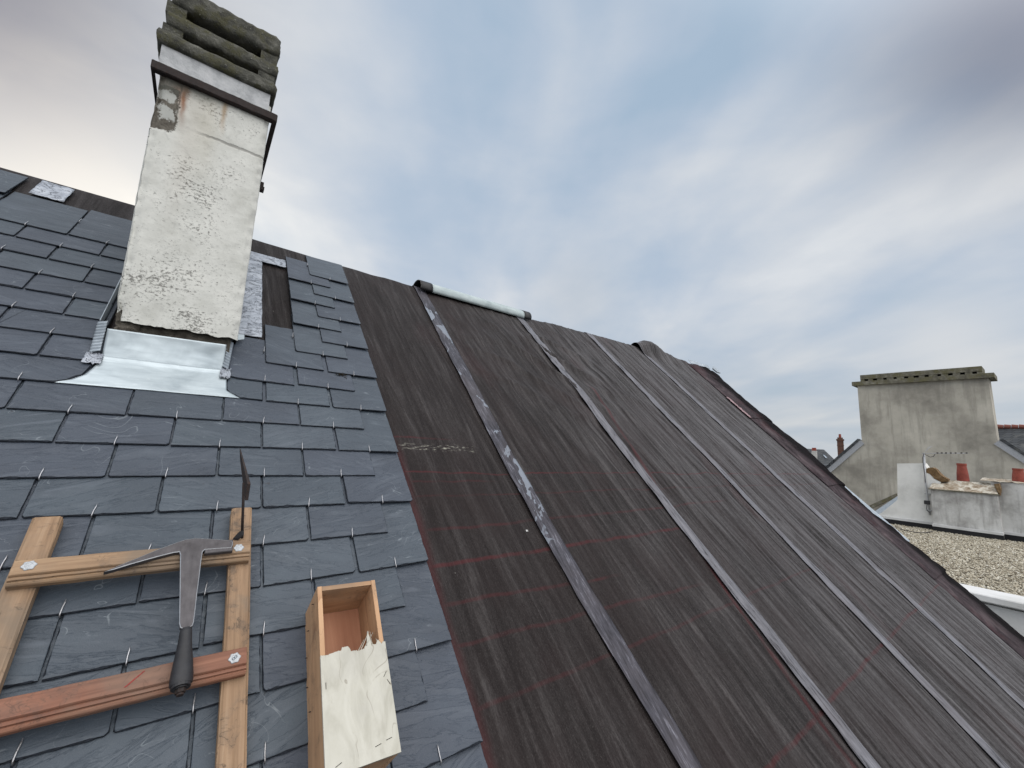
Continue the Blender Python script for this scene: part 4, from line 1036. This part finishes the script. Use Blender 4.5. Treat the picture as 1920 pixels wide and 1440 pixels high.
# chip of plaster on the felt
mb = MB(); c = L(988, 995, .006)
mb.add([(c[0]+x, c[1]+y, c[2]+z) for x, y, z in ((-.005, -.003, 0), (.004, -.004, 0), (.006, .003, 0), (-.002, .005, 0), (0, 0, .005))], [(0, 1, 4), (1, 2, 4), (2, 3, 4), (3, 0, 4), (3, 2, 1, 0)])
o = mb.build('plaster_chip', M['white'], None, 'roof'); tag(o, 'tiny white chip lying on the brown felt left of the first seam tape', 'chip'); recentre(o, c)

# ------------------------------------------------------------------ gravel roof next door
ZG = HC-1.6
flat = tag(emp('flat_roof_building', (11.2, 0, 0)), 'low building with a gravel covered flat roof and white coping beyond the felt', 'building')
gx0, gx1, gy0, gy1 = 8.02, 15.4, -7.0, 9.0
mb = MB(); mb.box((gx0+.05, gy0, 0), (gx1, gy1, ZG-.03)); mb.build('wall', M['wpanel'], flat)
m = Mt('gravel_bed'); c = m.ramp(m.vor(m.map(), 38, out='Distance'), [(.0, (.42, .385, .31)), (.5, (.17, .15, .115))]); mg = m.out(c, .95, m.bump(m.noise(m.map(), 40, 4), .02, 1))
mb = MB(); mb.grid(lambda a, b: (gx0+.3+(gx1-gx0-.35)*a, gy0+.05+(gy1-gy0-.1)*b, ZG-.012+.02*mn.noise(Vector((a*9, b*12, 0)))), 60, 90); mb.build('gravel_bed', mg, flat, smooth=True)
# pebbles, scattered
m = Mt('pebble'); r_ = m.attr('rnd')
c = m.ramp(r_, [(0, (.13, .105, .075)), (.2, (.27, .23, .17)), (.45, (.40, .36, .28)), (.7, (.50, .46, .37)), (.9, (.60, .57, .49)), (1, (.72, .70, .64))]); mpb = m.out(c, .85, spec=.3)
NP = 46000
oct_v = np.array([(1, 0, 0), (0, 1, 0), (-1, 0, 0), (0, -1, 0), (0, 0, 1), (0, 0, -.6)], dtype=float)
oct_f = np.array([(0, 1, 4), (1, 2, 4), (2, 3, 4), (3, 0, 4), (1, 0, 5), (2, 1, 5), (3, 2, 5), (0, 3, 5)])
px_ = 8.35+(14.25-8.35)*rng.random(NP)**1.0; py_ = -.9+rng.random(NP)*4.4
sz = rng.uniform(.010, .024, NP); an = rng.random(NP)*6.28; as_ = rng.uniform(.55, 1, NP); zz = ZG+.006+rng.random(NP)*.02
vx = oct_v[None, :, 0]*sz[:, None]; vy = oct_v[None, :, 1]*(sz*as_)[:, None]; vz = oct_v[None, :, 2]*(sz*.62)[:, None]
tl = rng.normal(0, .35, (NP, 1)); vz = vz+vx*tl
ca, sa = np.cos(an)[:, None], np.sin(an)[:, None]
X = px_[:, None]+vx*ca-vy*sa; Y = py_[:, None]+vx*sa+vy*ca; Z = zz[:, None]+vz
V = np.stack([X, Y, Z], -1).reshape(-1, 3)-np.array([11.2, 1.3, ZG]); Fc = (oct_f[None]+(np.arange(NP)*6)[:, None, None]).reshape(-1)
me = bpy.data.meshes.new('gravel'); me.vertices.add(len(V)); me.vertices.foreach_set('co', V.ravel())
me.loops.add(len(Fc)); me.loops.foreach_set('vertex_index', Fc.astype(np.int32)); nf = len(Fc)//3; me.polygons.add(nf)
me.polygons.foreach_set('loop_start', (np.arange(nf)*3).astype(np.int32)); me.polygons.foreach_set('loop_total', np.full(nf, 3, dtype=np.int32)); me.update(calc_edges=True)
at = me.attributes.new('rnd', 'FLOAT', 'POINT'); at.data.foreach_set('value', np.repeat(np.clip(rng.normal(.5, .23, NP), 0, 1), 6).astype(np.float32)); me.materials.append(mpb)
gv = bpy.data.objects.new('gravel', me); COL.objects.link(gv); gv.location = (11.2, 1.3, ZG); tag(gv, 'loose beige gravel spread over the flat roof', 'gravel', kind='stuff')
# coping and cladding on the near edge
mb = MB(); mb.box((gx0-.12, gy0, ZG-.05), (gx0+.30, gy1, ZG+.035), bev=.012); mb.build('coping', M['wpanel'], flat)
mb = MB()
for k in range(7): mb.box((gx0-.02-.015*(k % 2), gy0, ZG-.38-.30*k), (gx0+.045, gy1, ZG-.09-.30*k))
mb.build('cladding_boards', M['wpanel'], flat)
tag(o := (lambda m_: m_.build('roof_cable', M['cable']))((lambda q: (q.tube([tuple(onZ(x, y, ZG+.035)) for x, y in ((1684, 990), (1692, 993), (1705, 996), (1720, 998.5), (1735, 999), (1748, 996.5))], .009, 6), q)[1])(MB())), 'thin cable lying on the gravel below the white wall', 'cable')
recentre(o, tuple(onZ(1715, 998, ZG+.03)))

# ------------------------------------------------------------------ white chimney wall across the gravel
ww = tag(emp('chimney_wall', (14.5, 1.4, ZG)), 'white rendered wall with tall stack, lichen topped parapet and red chimney pots', 'chimney wall')
XA = 14.36
def PX(px, py, X=XA): return onX(px, py, X)
A_ = [PX(1682, 869), PX(1731, 868.5), PX(1751, 896), PX(1751, 994), PX(1640, 978), PX(1652, 962), PX(1683, 937)]
A_[3][2] = ZG+.15; A_[4][2] = ZG+.15
mb = MB(); mb.ext(A_, (.45, 0, 0)); mb.build('tall_stack', M['white'], ww)
mb = MB(); q0, q1 = PX(1640, 978), PX(1751, 994); mb.box((XA-.05, q1[1]-.0, ZG+.125), (XA-.003, q0[1]+.2, ZG+.18)); mb.build('base_trim', M['wpanel'], ww)
mb = MB(); mb.box((XA-.04, q1[1], ZG-.02), (XA-.005, q0[1]+.2, ZG+.122)); mb.build('bitumen_skirt', M['dark'], ww)
# projecting stained block
XB = 14.10
bl_, br_ = PX(1751, 995, XB), PX(1881, 1009, XB); tl_, tr_ = PX(1745, 918, XB), PX(1869, 926, XB)
zt = (tl_[2]+tr_[2])/2; zlo = ZG+.15
mb = MB(); mb.ext([np.array([XB, bl_[1], zlo]), np.array([XB, tl_[1], zt]), np.array([XB, tr_[1], zt]), np.array([XB, br_[1], zlo])], (.6, 0, 0)); mb.build('stained_block', M['stain'], ww)
mb = MB(); mb.box((XB-.05, br_[1]-.01, ZG+.125), (XB+.2, bl_[1]+.01, ZG+.18)); mb.build('base_trim', M['wpanel'], ww)
mb = MB(); mb.box((XB-.04, br_[1]-.005, ZG-.02), (XB+.2, bl_[1]+.005, ZG+.122)); mb.build('bitumen_skirt', M['dark'], ww)
# lichen weathering slope on top
zc = PX(1800, 903, XB+.42)[2]
mb = MB()
ys = [tl_[1]+.02, tr_[1]-.02]; yt = [PX(1752, 899, XB+.42)[1], PX(1862, 908, XB+.42)[1]]
def lc(a, b): 
    y = (ys[0]*(1-a)+ys[1]*a)*(1-b)+(yt[0]*(1-a)+yt[1]*a)*b; k = mn.noise(Vector((a*12, b*5, 0)))*.018+mn.noise(Vector((a*40, b*16, 0)))*.012
    return (XB-.03+.46*b, y, zt+.012+(zc-zt)*b+k*(b > .05))
mb.grid(lc, 70, 18); mb.build('lichen_cap', M['lichen'], ww, smooth=True)
mb = MB(); mb.box((XB-.035, ys[1]-.01, zt-.012), (XB+.12, ys[0]+.01, zt+.008)); mb.build('drip_edge', M['oldcap'], ww)
mb = MB(); mb.box((XB+.40, ys[1]-.6, ZG+.3), (XB+.75, yt[0], zc-.01)); mb.build('back_wall', M['stain'], ww)
# rusty curved shoulder between stack and parapet
pts = [PX(x, y, XA) for x, y in ((1737, 879), (1742, 876.5), (1749, 876.5), (1755, 880), (1761, 887), (1768, 893.5), (1778, 899), (1778, 903), (1764, 903), (1752, 897), (1744, 889), (1737, 886))]
mb = MB(); mb.ext([p+np.array([-.02, 0, 0]) for p in pts], (.3, 0, 0)); mb.build('rusty_shoulder', M['rustst'], ww)
mb = MB(); mb.ext([p+np.array([-.03, 0, 0]) for p in (PX(1736, 886), PX(1743, 889), PX(1752, 898), PX(1764, 904), PX(1764, 912), PX(1736, 915))], (.2, 0, 0)); mb.build('white_cheek', M['white'], ww)
# right-hand wall
XC = 14.45
c0, c1 = PX(1880, 1004, XC), PX(1960, 1010, XC); ztr = PX(1895, 905, XC)[2]
mb = MB(); mb.box((XC, -2.2, ZG+.15), (XC+.5, br_[1]+.12, ztr)); mb.build('grey_wall', M['stain'], ww)
mb = MB(); mb.box((XC-.05, -2.2, ZG+.125), (XC-.002, br_[1]+.0, ZG+.18)); mb.build('base_trim', M['wpanel'], ww)
mb = MB(); mb.box((XC-.04, -2.2, ZG-.02), (XC-.002, br_[1]+.0, ZG+.122)); mb.build('bitumen_skirt', M['dark'], ww)
mb = MB(); mb.grid(lambda a, b: (XC-.03+.55*b, -2.2+(br_[1]+.28+2.2)*a, ztr+.005+.05*b+.02*mn.noise(Vector((a*40, b*5, 0)))), 80, 8); mb.build('lichen_cap', M['lichen'], ww, smooth=True)
mb = MB(); e = [PX(1863, 908, XB), PX(1872, 907, XB), PX(1876, 918, XB), PX(1874, 930, XB)]; mb.ext([p+np.array([.05, 0, 0]) for p in e], (.35, 0, 0)); mb.build('rusty_shoulder', M['rustst'], ww)
for (xa, ya, yb_, xt) in ((1806, 869, 902, 0), (1911.5, 878.5, 906, 0)):
    pt, pb = PX(xa, ya, 14.75), PX(xa, yb_, 14.75); hh = pt[2]-pb[2]
    mb = MB(); r0_ = .108; mb.lathe([(r0_, 0), (r0_*1.0, .02), (r0_*.93, hh*.4), (r0_*.74, hh*.86), (r0_*.80, hh*.9), (r0_*.80, hh), (r0_*.62, hh), (r0_*.58, hh*.6)], (pb[0], pb[1], pb[2]), 24)
    mb.v = [(x+(.0), y, z) for x, y, z in mb.v]
    mb.build('chimney_pot', M['terra'], ww, smooth=False)

# ------------------------------------------------------------------ TV aerial
an_ = tag(emp('tv_aerial', tuple(PX(1744, 970, XA-.06))), 'grey television aerial on a bracketed mast against the white wall', 'aerial')
XM = XA-.07
mb = MB(); mp = [PX(1744, 966, XM), PX(1740, 940, XM), PX(1735, 900, XM), PX(1732.5, 851, XM)]; mb.tube([tuple(p) for p in mp], .020, 10); mb.build('mast', M['alu'], an_, smooth=True)
mb = MB(); bp = [PX(x, y, XM) for x, y in ((1729, 850), (1815, 850))]; mb.tube([tuple(p) for p in bp], .009, 8); bm_ = mb.build('boom', M['alu'], an_, smooth=True)
mb = MB()
for x in (1758, 1766, 1774, 1783, 1792, 1803, 1812.5):
    p = PX(x, 849.5, XM); mb.tube([(p[0]-.10, p[1], p[2]), (p[0]+.10, p[1], p[2])], .0075, 6); mb.box((p[0]-.02, p[1]-.014, p[2]-.012), (p[0]+.02, p[1]+.014, p[2]+.016))
mb.build('elements', M['cable'], bm_)
mb = MB()
for k in range(4):
    a_, b_ = PX(1735+k*2.4, 847-k*2.2, XM), PX(1741+k*2.4, 837-k*.2, XM); mb.tube([tuple(a_+np.array([-.02, 0, 0])), tuple(b_+np.array([.02, 0, 0]))], .0028, 5)
a_, b_ = PX(1733, 849, XM), PX(1743, 838, XM); mb.tube([tuple(a_), tuple(b_)], .0035, 6); mb.build('reflector', M['alu'], an_)
mb = MB(); p = PX(1738.5, 942, XM); mb.box(tuple(p-np.array([.05, .05, .045])), tuple(p+np.array([.03, .05, .045])), bev=.008); mb.build('junction_box', M['cable'], an_)
mb = MB(); mb.tube([tuple(PX(x, y, XM-.03)) for x, y in ((1753, 852), (1750, 856), (1744, 857), (1738, 854), (1732, 851), (1730, 858), (1731, 872), (1734, 890), (1735, 905))], .007, 6); mb.build('aerial_cable', M['cable'], an_, smooth=True); mb = MB(); mb.tube([tuple(PX(x, y, XM-.03)) for x, y in ((1738, 946), (1737, 954), (1741, 960), (1744, 962))], .006, 6); mb.build('aerial_cable', M['cable'], an_, smooth=True)
for y in (926, 957):
    mb = MB(); p = PX(1741 if y > 930 else 1738, y, XM); mb.box((p[0]-.02, p[1]-.06, p[2]-.012), (XA, p[1]+.04, p[2]+.012)); mb.build('wall_bracket', M['alu'], an_)

# ------------------------------------------------------------------ the big gable with its broad stack
fd = np.array([0, 1.0, 0])
fn_ = np.array([-fd[1], fd[0], 0])       # towards us (-x)
w = wray(1607, 722); g0 = CAM+w*(19/np.hypot(w[0], w[1]))
def G(px, py, d=0.0): return onP(px, py, g0+fn_*d, fn_)
gb = tag(emp('gable_house', tuple(np.append((G(1740, 900)+fd*0)[:2], 0))), 'tall weathered grey gable end with a very wide chimney stack', 'house')
stTL, stTR = G(1607.5, 724), G(1852.5, 707); stBL, stBR = G(1616, 828), G(1870, 828)
topz = (stTL[2]+stTR[2])/2
sl = G(1557, 879); sh = G(1920, 860)
def at_(p, z): q = np.array(p); q[2] = z; return q
# shoulders continue down the same slopes to the eaves
def extend(p, q, z): t_ = (z-p[2])/(q[2]-p[2]); return p+(q-p)*t_
eL = extend(stBL, sl, 6.2); eR = extend(stBR, sh, 6.2)
mb = MB(); outline = [at_(eL, 0), eL, stBL, at_(stBL, stBL[2]+.001), at_(stTL, topz), at_(stTR, topz), stBR, eR, at_(eR, 0)]
outline = [at_(eL, 0), eL, stBL, at_(stTL, topz), at_(stTR, topz), stBR, eR, at_(eR, 0)]
mb.ext(outline, -fn_*.75); mb.build('gable_wall', M['grey'], gb)
# coping slab and the row of vents
def along(p, q, za, zb, over, dep0, dep1):
    d = (q-p); d[2] = 0; d /= np.linalg.norm(d); p2, q2 = p-d*over, q+d*over
    return [at_(p2, za)+fn_*dep0, at_(q2, za)+fn_*dep0, at_(q2, zb)+fn_*dep0, at_(p2, zb)+fn_*dep0]
sh1 = G(1607, 712)[2]-G(1607, 724)[2]
cz = [topz-.01, topz+.10, topz+.36]
mb = MB(); mb.ext(along(stTL, stTR, cz[0], cz[1]+.03, .13, .10, 0), -fn_*.95); mb.build('coping_slab', M['oldcap'], gb)
mb = MB(); mb.ext(along(stTL, stTR, cz[1]+.11, cz[2], -.10, .03, 0), -fn_*.8); mb.build('vent_course', M['oldcap'], gb)
nv_ = 11; pA, pB = at_(stTL, 0), at_(stTR, 0); Ld = np.linalg.norm(pB-pA); dd = (pB-pA)/Ld
mb = MB()
for k in range(nv_+1):
    c_ = .12+(Ld-.24)*k/nv_; wj = random.uniform(.06, .10); a_ = pA+dd*(c_-wj if k else c_-.02); b_ = pA+dd*(c_+wj if k < nv_ else c_+.02)
    mb.ext([at_(a_, cz[1]+.03)+fn_*.02, at_(b_, cz[1]+.03)+fn_*.02, at_(b_, cz[1]+.115)+fn_*.02, at_(a_, cz[1]+.115)+fn_*.02], -fn_*.75)
mb.build('vent_piers', M['oldcap'], gb)
mb = MB(); mb.ext(along(stTL, stTR, cz[1]+.02, cz[1]+.15, -.2, -.16, 0), -fn_*.45); mb.build('flue_dark', M['dark'], gb)
# verge zinc along shoulders
for (p, q) in ((stBL, eL), (stBR, eR)):
    d = q-p; d /= np.linalg.norm(d); up_ = np.cross(d, fn_); up_ = up_ if up_[2] > 0 else -up_
    mb = MB(); mb.ext([p+fn_*.04+up_*.06, q+fn_*.04+up_*.06, q+fn_*.04-up_*.10, p+fn_*.04-up_*.10], -fn_*.22); mb.build('verge_flashing', M['alu'], gb)
    mb = MB(); mb.ext([p+fn_*.06+up_*.14, q+fn_*.06+up_*.14, q+fn_*.06+up_*.06, p+fn_*.06+up_*.06], -fn_*.3); mb.build('verge_slates', M['oslate'], gb)
# roof slopes behind the gable
mb = MB(); rp = (stBL+stBR)/2; rp[2] = stBL[2]+(1.0)
for (p, e_) in ((stBL, eL), (stBR, eR)):
    mb.ext([p-fn_*.76, e_-fn_*.76, e_-fn_*8, p-fn_*8], (0, 0, .06))
mb.ext([stBL-fn_*.9+np.array([0, 0, -.05]), stBR-fn_*.9+np.array([0, 0, -.05]), stBR-fn_*8+np.array([0, 0, -.05]), stBL-fn_*8+np.array([0, 0, -.05])], (0, 0, .04))
mb.build('roof', M['oslate'], gb)
mb = MB(); p = G(1634, 947, .1); q = G(1683, 925, .1); mb.ext([p, q, q+np.array([0, 0, -.12]), p+np.array([0, 0, -.12])], fn_*.25); mb.build('low_verge', M['oldcap'], gb)

# lean-to slate slope between gable and white wall
lt = tag(emp('lean_to_roof', (15.6, 4.2, 0)), 'small dark lean-to roof with zinc edge between grey gable and white wall', 'lean-to')
mb = MB(); q = [PX(1683, 937, 14.6), PX(1650, 966, 14.6), PX(1625, 985, 14.6), PX(1615, 975, 15.6), PX(1683, 930, 15.6)]; mb.ext(q, (0, 0, -.08)); mb.build('slates', M['zinc_d'], lt)
mb = MB(); mb.box((14.9, 2.9, 0), (16.3, 7.0, 7.0)); mb.build('wall', M['grey'], lt)

# ------------------------------------------------------------------ background houses
def far_dir(px): w = wray(px, 862); w[2] = 0; return w/np.linalg.norm(w)
# slate roofed house at the right edge
nb = tag(emp('slate_roofed_house', (28, 3, 0)), 'house with dark slate roof and red ridge tiles at the right edge', 'house')
XH = 27.0
p0, p1 = onX(1850, 801, XH+2.5), onX(1990, 803, XH+2.5); zr_ = (p0[2]+p1[2])/2
mb = MB(); y0_, y1_ = p1[1]-4, 4.6
mb.ext([(XH+2.5, y0_, zr_), (XH+2.5, y1_, zr_), (XH-1.6, y1_, zr_-3.4), (XH-1.6, y0_, zr_-3.4)], (.1, 0, -.1)); mb.ext([(XH+2.5, y0_, zr_), (XH+2.5, y1_, zr_), (XH+6.6, y1_, zr_-3.4), (XH+6.6, y0_, zr_-3.4)], (-.1, 0, -.1)); mb.build('roof', M['oslate'], nb)
mb = MB(); 
for k in range(40):
    ya = y0_+(y1_-y0_)*k/40; yb2 = y0_+(y1_-y0_)*(k+1)/40
    mb.tube([(XH+2.5, ya+.01, zr_+.02), (XH+2.5, yb2-.01, zr_+.045)], .11, 10)
mb.build('ridge_tiles', M['redtile'], nb)
mb = MB(); mb.add([(x, y, z) for y in (y0_, y1_-.1) for (x, z) in ((XH-1.4, 0), (XH-1.4, zr_-3.35), (XH+2.5, zr_-.1), (XH+6.4, zr_-3.35), (XH+6.4, 0))], [(0, 1, 2, 3, 4), (9, 8, 7, 6, 5), (0, 5, 6, 1), (1, 6, 7, 2), (2, 7, 8, 3), (3, 8, 9, 4)]); mb.build('wall', M['cream'], nb)

# brick chimney on a house behind the gable
D = 42.0; dv_ = far_dir(1578)
def FP(px, py, D_, d0=None):
    n_ = d0 if d0 is not None else dv_; return onP(px, py, CAM+n_*D_, n_)
cb = FP(1578, 871, D); ct = FP(1578, 826, D); side = np.cross([0, 0, 1], dv_); hw = abs((FP(1584.2, 850, D)-FP(1571.8, 850, D)).dot(side))/2
bh = tag(emp('brick_chimney_house', (cb[0], cb[1], 0)), 'tall dark brick chimney with one pot rising behind the grey gable', 'house')
def obox(c, w, d, z0, z1, mb):
    s2, f2 = side, dv_; pts = [c+s2*a*w+f2*b*d for a, b in ((-1, -1), (1, -1), (1, 1), (-1, 1))]
    mb.ext([at_(p, z0) for p in pts], (0, 0, z1-z0))
bc = MB(); obox(cb, hw, hw, cb[2]-4, ct[2], bc); bcO = bc.build('brick_stack', M['brick'], bh)
z_ = lambda y: FP(1578, y, D)[2]
for (k_, za_, zb_) in ((1.22, 826.5, 823.5), (1.08, 836, 834.5), (.85, 823.4, 820.5)):
    mb = MB(); obox(cb, hw*k_, hw*k_, z_(za_), z_(zb_), mb); mb.build('corbel', M['brick'], bcO)
mb = MB(); mb.lathe([(hw*.45, 0), (hw*.36, z_(814)-z_(820.5)), (hw*.25, z_(814)-z_(820.5))], (cb[0], cb[1], z_(820.5)), 14); mb.build('chimney_pot', M['terra'], bcO)
mb = MB(); obox(cb, 4, 4, 0, cb[2]-3.6, mb); mb.build('wall', M['cream'], bh)
mb = MB(); c_ = cb; zz_ = cb[2]-3.6
mb.add([tuple(at_(c_+side*a*4.2+dv_*b*4.2, zz_)) for a, b in ((-1, -1), (1, -1), (1, 1), (-1, 1))]+[tuple(at_(c_+side*a*4.2, zz_+2.6)) for a in (-1, 1)], [(0, 1, 5, 4), (2, 3, 4, 5), (1, 2, 5), (3, 0, 4), (3, 2, 1, 0)]); mb.build('roof', M['oslate'], bh)

# hipped slate house far off
D2 = 75.0; d2 = far_dir(1550); s2 = np.cross([0, 0, 1], d2)
Q = lambda x, y, dd_=0.0: onP(x, y, CAM+d2*(D2+dd_), d2)
hh_ = tag(emp('far_hipped_house', tuple(at_(Q(1550, 870), 0))), 'far-off house with grey hipped slate roof, skylights and white dormer', 'house')
r0_, r1_ = Q(1508, 841, 5), Q(1545, 843, 5); e0, e1 = Q(1490, 878), Q(1576, 870); e1[2] = e0[2] = Q(1550, 871)[2]; b1 = Q(1576, 852, 12)
mb = MB(); mb.add([tuple(r0_), tuple(r1_), tuple(e1+s2*0), tuple(e0), tuple(at_(e0+d2*12, e0[2])), tuple(at_(e1+d2*12, e1[2]))], [(0, 1, 2, 3), (1, 5, 2), (0, 4, 5, 1), (0, 3, 4), (2, 5, 4, 3)]); mb.build('roof', M['oslate'], hh_)
mb = MB(); 
mb.ext([at_(e0+d2*.4, 0), at_(e1+d2*.4, 0), at_(e1+d2*.4, e0[2]), at_(e0+d2*.4, e0[2])], d2*11); mb.build('wall', M['cream'], hh_)
mb = MB(); p = Q(1521.5, 845, -.5); q = Q(1532, 862, -.5); mb.ext([at_(p, p[2]), at_(q, p[2]), at_(q, q[2]-.6), at_(p, q[2]-.6)], d2*3.5); mb.build('white_chimney', M['cream'], hh_)
mb = MB()
for x in (1524, 1526.5, 1529): p = Q(x, 845, .3); mb.lathe([(.13, 0), (.10, .42), (.07, .42)], tuple(p), 8)
mb.build('chimney_pots', M['terra'], hh_)
def on_slope(px, py):
    n_ = np.cross(r1_-r0_, e1-r1_); n_ /= np.linalg.norm(n_); n_ = n_ if n_[2] > 0 else -n_
    return onP(px, py, r0_, n_)+n_*.08, n_
mb = MB()
c1_ = [on_slope(x, y)[0] for x, y in ((1543, 854.5), (1545.5, 855), (1551, 860), (1548, 860))]; mb.ext(c1_, (0, 0, .08))
mb.build('skylight', M['glass'], hh_)
# small low house filling the gap below it
lw = tag(emp('low_white_house', tuple(at_(Q(1556, 873, -15), 0))), 'sliver of white wall of a low house under the far hipped roof', 'house')
mb = MB(); p, q = Q(1500, 871.5, -15), Q(1600, 871.5, -15); zt_ = p[2]; 
mb.ext([at_(p, 0), at_(q, 0), at_(q, zt_), at_(p, zt_)], d2*6); mb.build('wall', M['cream'], lw)
mb = MB(); mb.ext([at_(p, zt_)-d2*.3, at_(q, zt_)-d2*.3, at_(q, zt_+.12)+d2*3, at_(p, zt_+.12)+d2*3], (0, 0, .1)); mb.build('roof', M['oslate'], lw)

# ------------------------------------------------------------------ ground
mb = MB(); mb.add([(-900, -900, 0), (900, -900, 0), (900, 900, 0), (-900, 900, 0)], [(0, 1, 2, 3)]); g = mb.build('ground', M['ground'], recalc=False); tag(g, kind='structure')

# ------------------------------------------------------------------ sky and light
sd_ = wray(120, 345); el = math.asin(sd_[2]); az = math.atan2(sd_[0], sd_[1])
m = Mt('World', world=True)
sky = m.n.new('ShaderNodeTexSky'); sky.sky_type = 'NISHITA'; sky.sun_disc = False; sky.sun_elevation = el; sky.sun_rotation = az; sky.dust_density = 2
d = m.co.outputs['Generated']; p = m.sep(d)
streak = wray(930, 826); sa_ = math.atan2(streak[0], streak[1])
zz = m.math('ADD', m.math('MAXIMUM', p[2], 0.0), .14)
pl = m.comb(m.math('DIVIDE', p[0], zz), m.math('DIVIDE', p[1], zz), 0.0)
rot = m.map(pl, rot=(0, 0, sa_))
n1 = m.noise(m.map(rot, (1.6, .42, 1)), .8, 4, .45, .3)
n2 = m.noise(m.map(rot, (1, .5, 1), loc=(3.1, 1.7, 0)), 1.9, 6, .5, .5)
n3 = m.noise(m.map(pl, (1, 1, 1), loc=(7, 3, 0)), 1.0, 6, .5, .3)
n4 = m.noise(m.map(d, (1, 1, 2.2), loc=(2, 5, 1)), 2.6, 6, .5, .2)
f = m.math('ADD', m.math('MULTIPLY', n1, .34), m.math('ADD', m.math('MULTIPLY', n2, .20), m.math('ADD', m.math('MULTIPLY', n3, .22), m.math('MULTIPLY', n4, .24))))
cl = m.ramp(f, [(.40, (.40, .52, .66)), (.455, (.48, .575, .70)), (.50, (.57, .64, .735)), (.545, (.67, .715, .775)), (.61, (.83, .85, .87))])
hz_ = m.mr(p[2], .02, .34, 1.0, 0.0)
cl = m.mix(m.math('MULTIPLY', hz_, .5), cl, (.60, .62, .625))
def lobe(px, py, sharp): # smooth patch of sky around a direction
    w = wray(px, py); return m.math('POWER', m.math('MAXIMUM', m.vmath('DOT_PRODUCT', d, tuple(w)), 0.0), sharp)
cl = m.mix(m.math('MULTIPLY', m.math('MULTIPLY', lobe(130, 350, 30), .95), m.mr(n4, .38, .56, .5, 1.0)), cl, (1.45, 1.40, 1.24))
cl = m.mix(m.math('MULTIPLY', lobe(-160, -160, 26), .85), cl, (.13, .135, .20))
cl = m.mix(m.math('MULTIPLY', lobe(2050, -90, 55), .95), cl, (.07, .09, .17))
cl = m.mix(m.math('MULTIPLY', lobe(1780, 640, 260), .6), cl, (.80, .80, .80))
cl = m.mix(m.math('MULTIPLY', lobe(1080, 560, 200), .35), cl, (.74, .72, .69))
# unseen bright sky added behind and above the camera to light the scene
bk = m.mr(m.vmath('DOT_PRODUCT', d, (.02, -.56, .83)), .42, .98)
cl = m.mix(bk, cl, (2.75, 2.72, 2.7))
b1_ = m.n.new('ShaderNodeBackground'); m.lk(sky.outputs[0], b1_.inputs[0]); b1_.inputs[1].default_value = .05
b2_ = m.n.new('ShaderNodeBackground'); m.lk(cl, b2_.inputs[0]); b2_.inputs[1].default_value = 1.03
ad = m.n.new('ShaderNodeMixShader'); ad.inputs[0].default_value = .9; m.lk(b1_.outputs[0], ad.inputs[1]); m.lk(b2_.outputs[0], ad.inputs[2])
ow = m.n.new('ShaderNodeOutputWorld'); m.lk(ad.outputs[0], ow.inputs[0])
sc.world.cycles.sampling_method = 'MANUAL'; sc.world.cycles.sample_map_resolution = 1024
sun = bpy.data.lights.new('sun', 'SUN'); sun.energy = .6; sun.angle = R(14); sun.color = (1, .93, .82)
so = bpy.data.objects.new('sun', sun); COL.objects.link(so); so.matrix_world = Vector(sd_).to_track_quat('Z', 'Y').to_matrix().to_4x4()
sc.view_settings.view_transform = 'Standard'; sc.view_settings.look = 'None'; sc.view_settings.gamma = 1; sc.view_settings.exposure = 0
sc.cycles.use_denoising = True; sc.cycles.max_bounces = 6
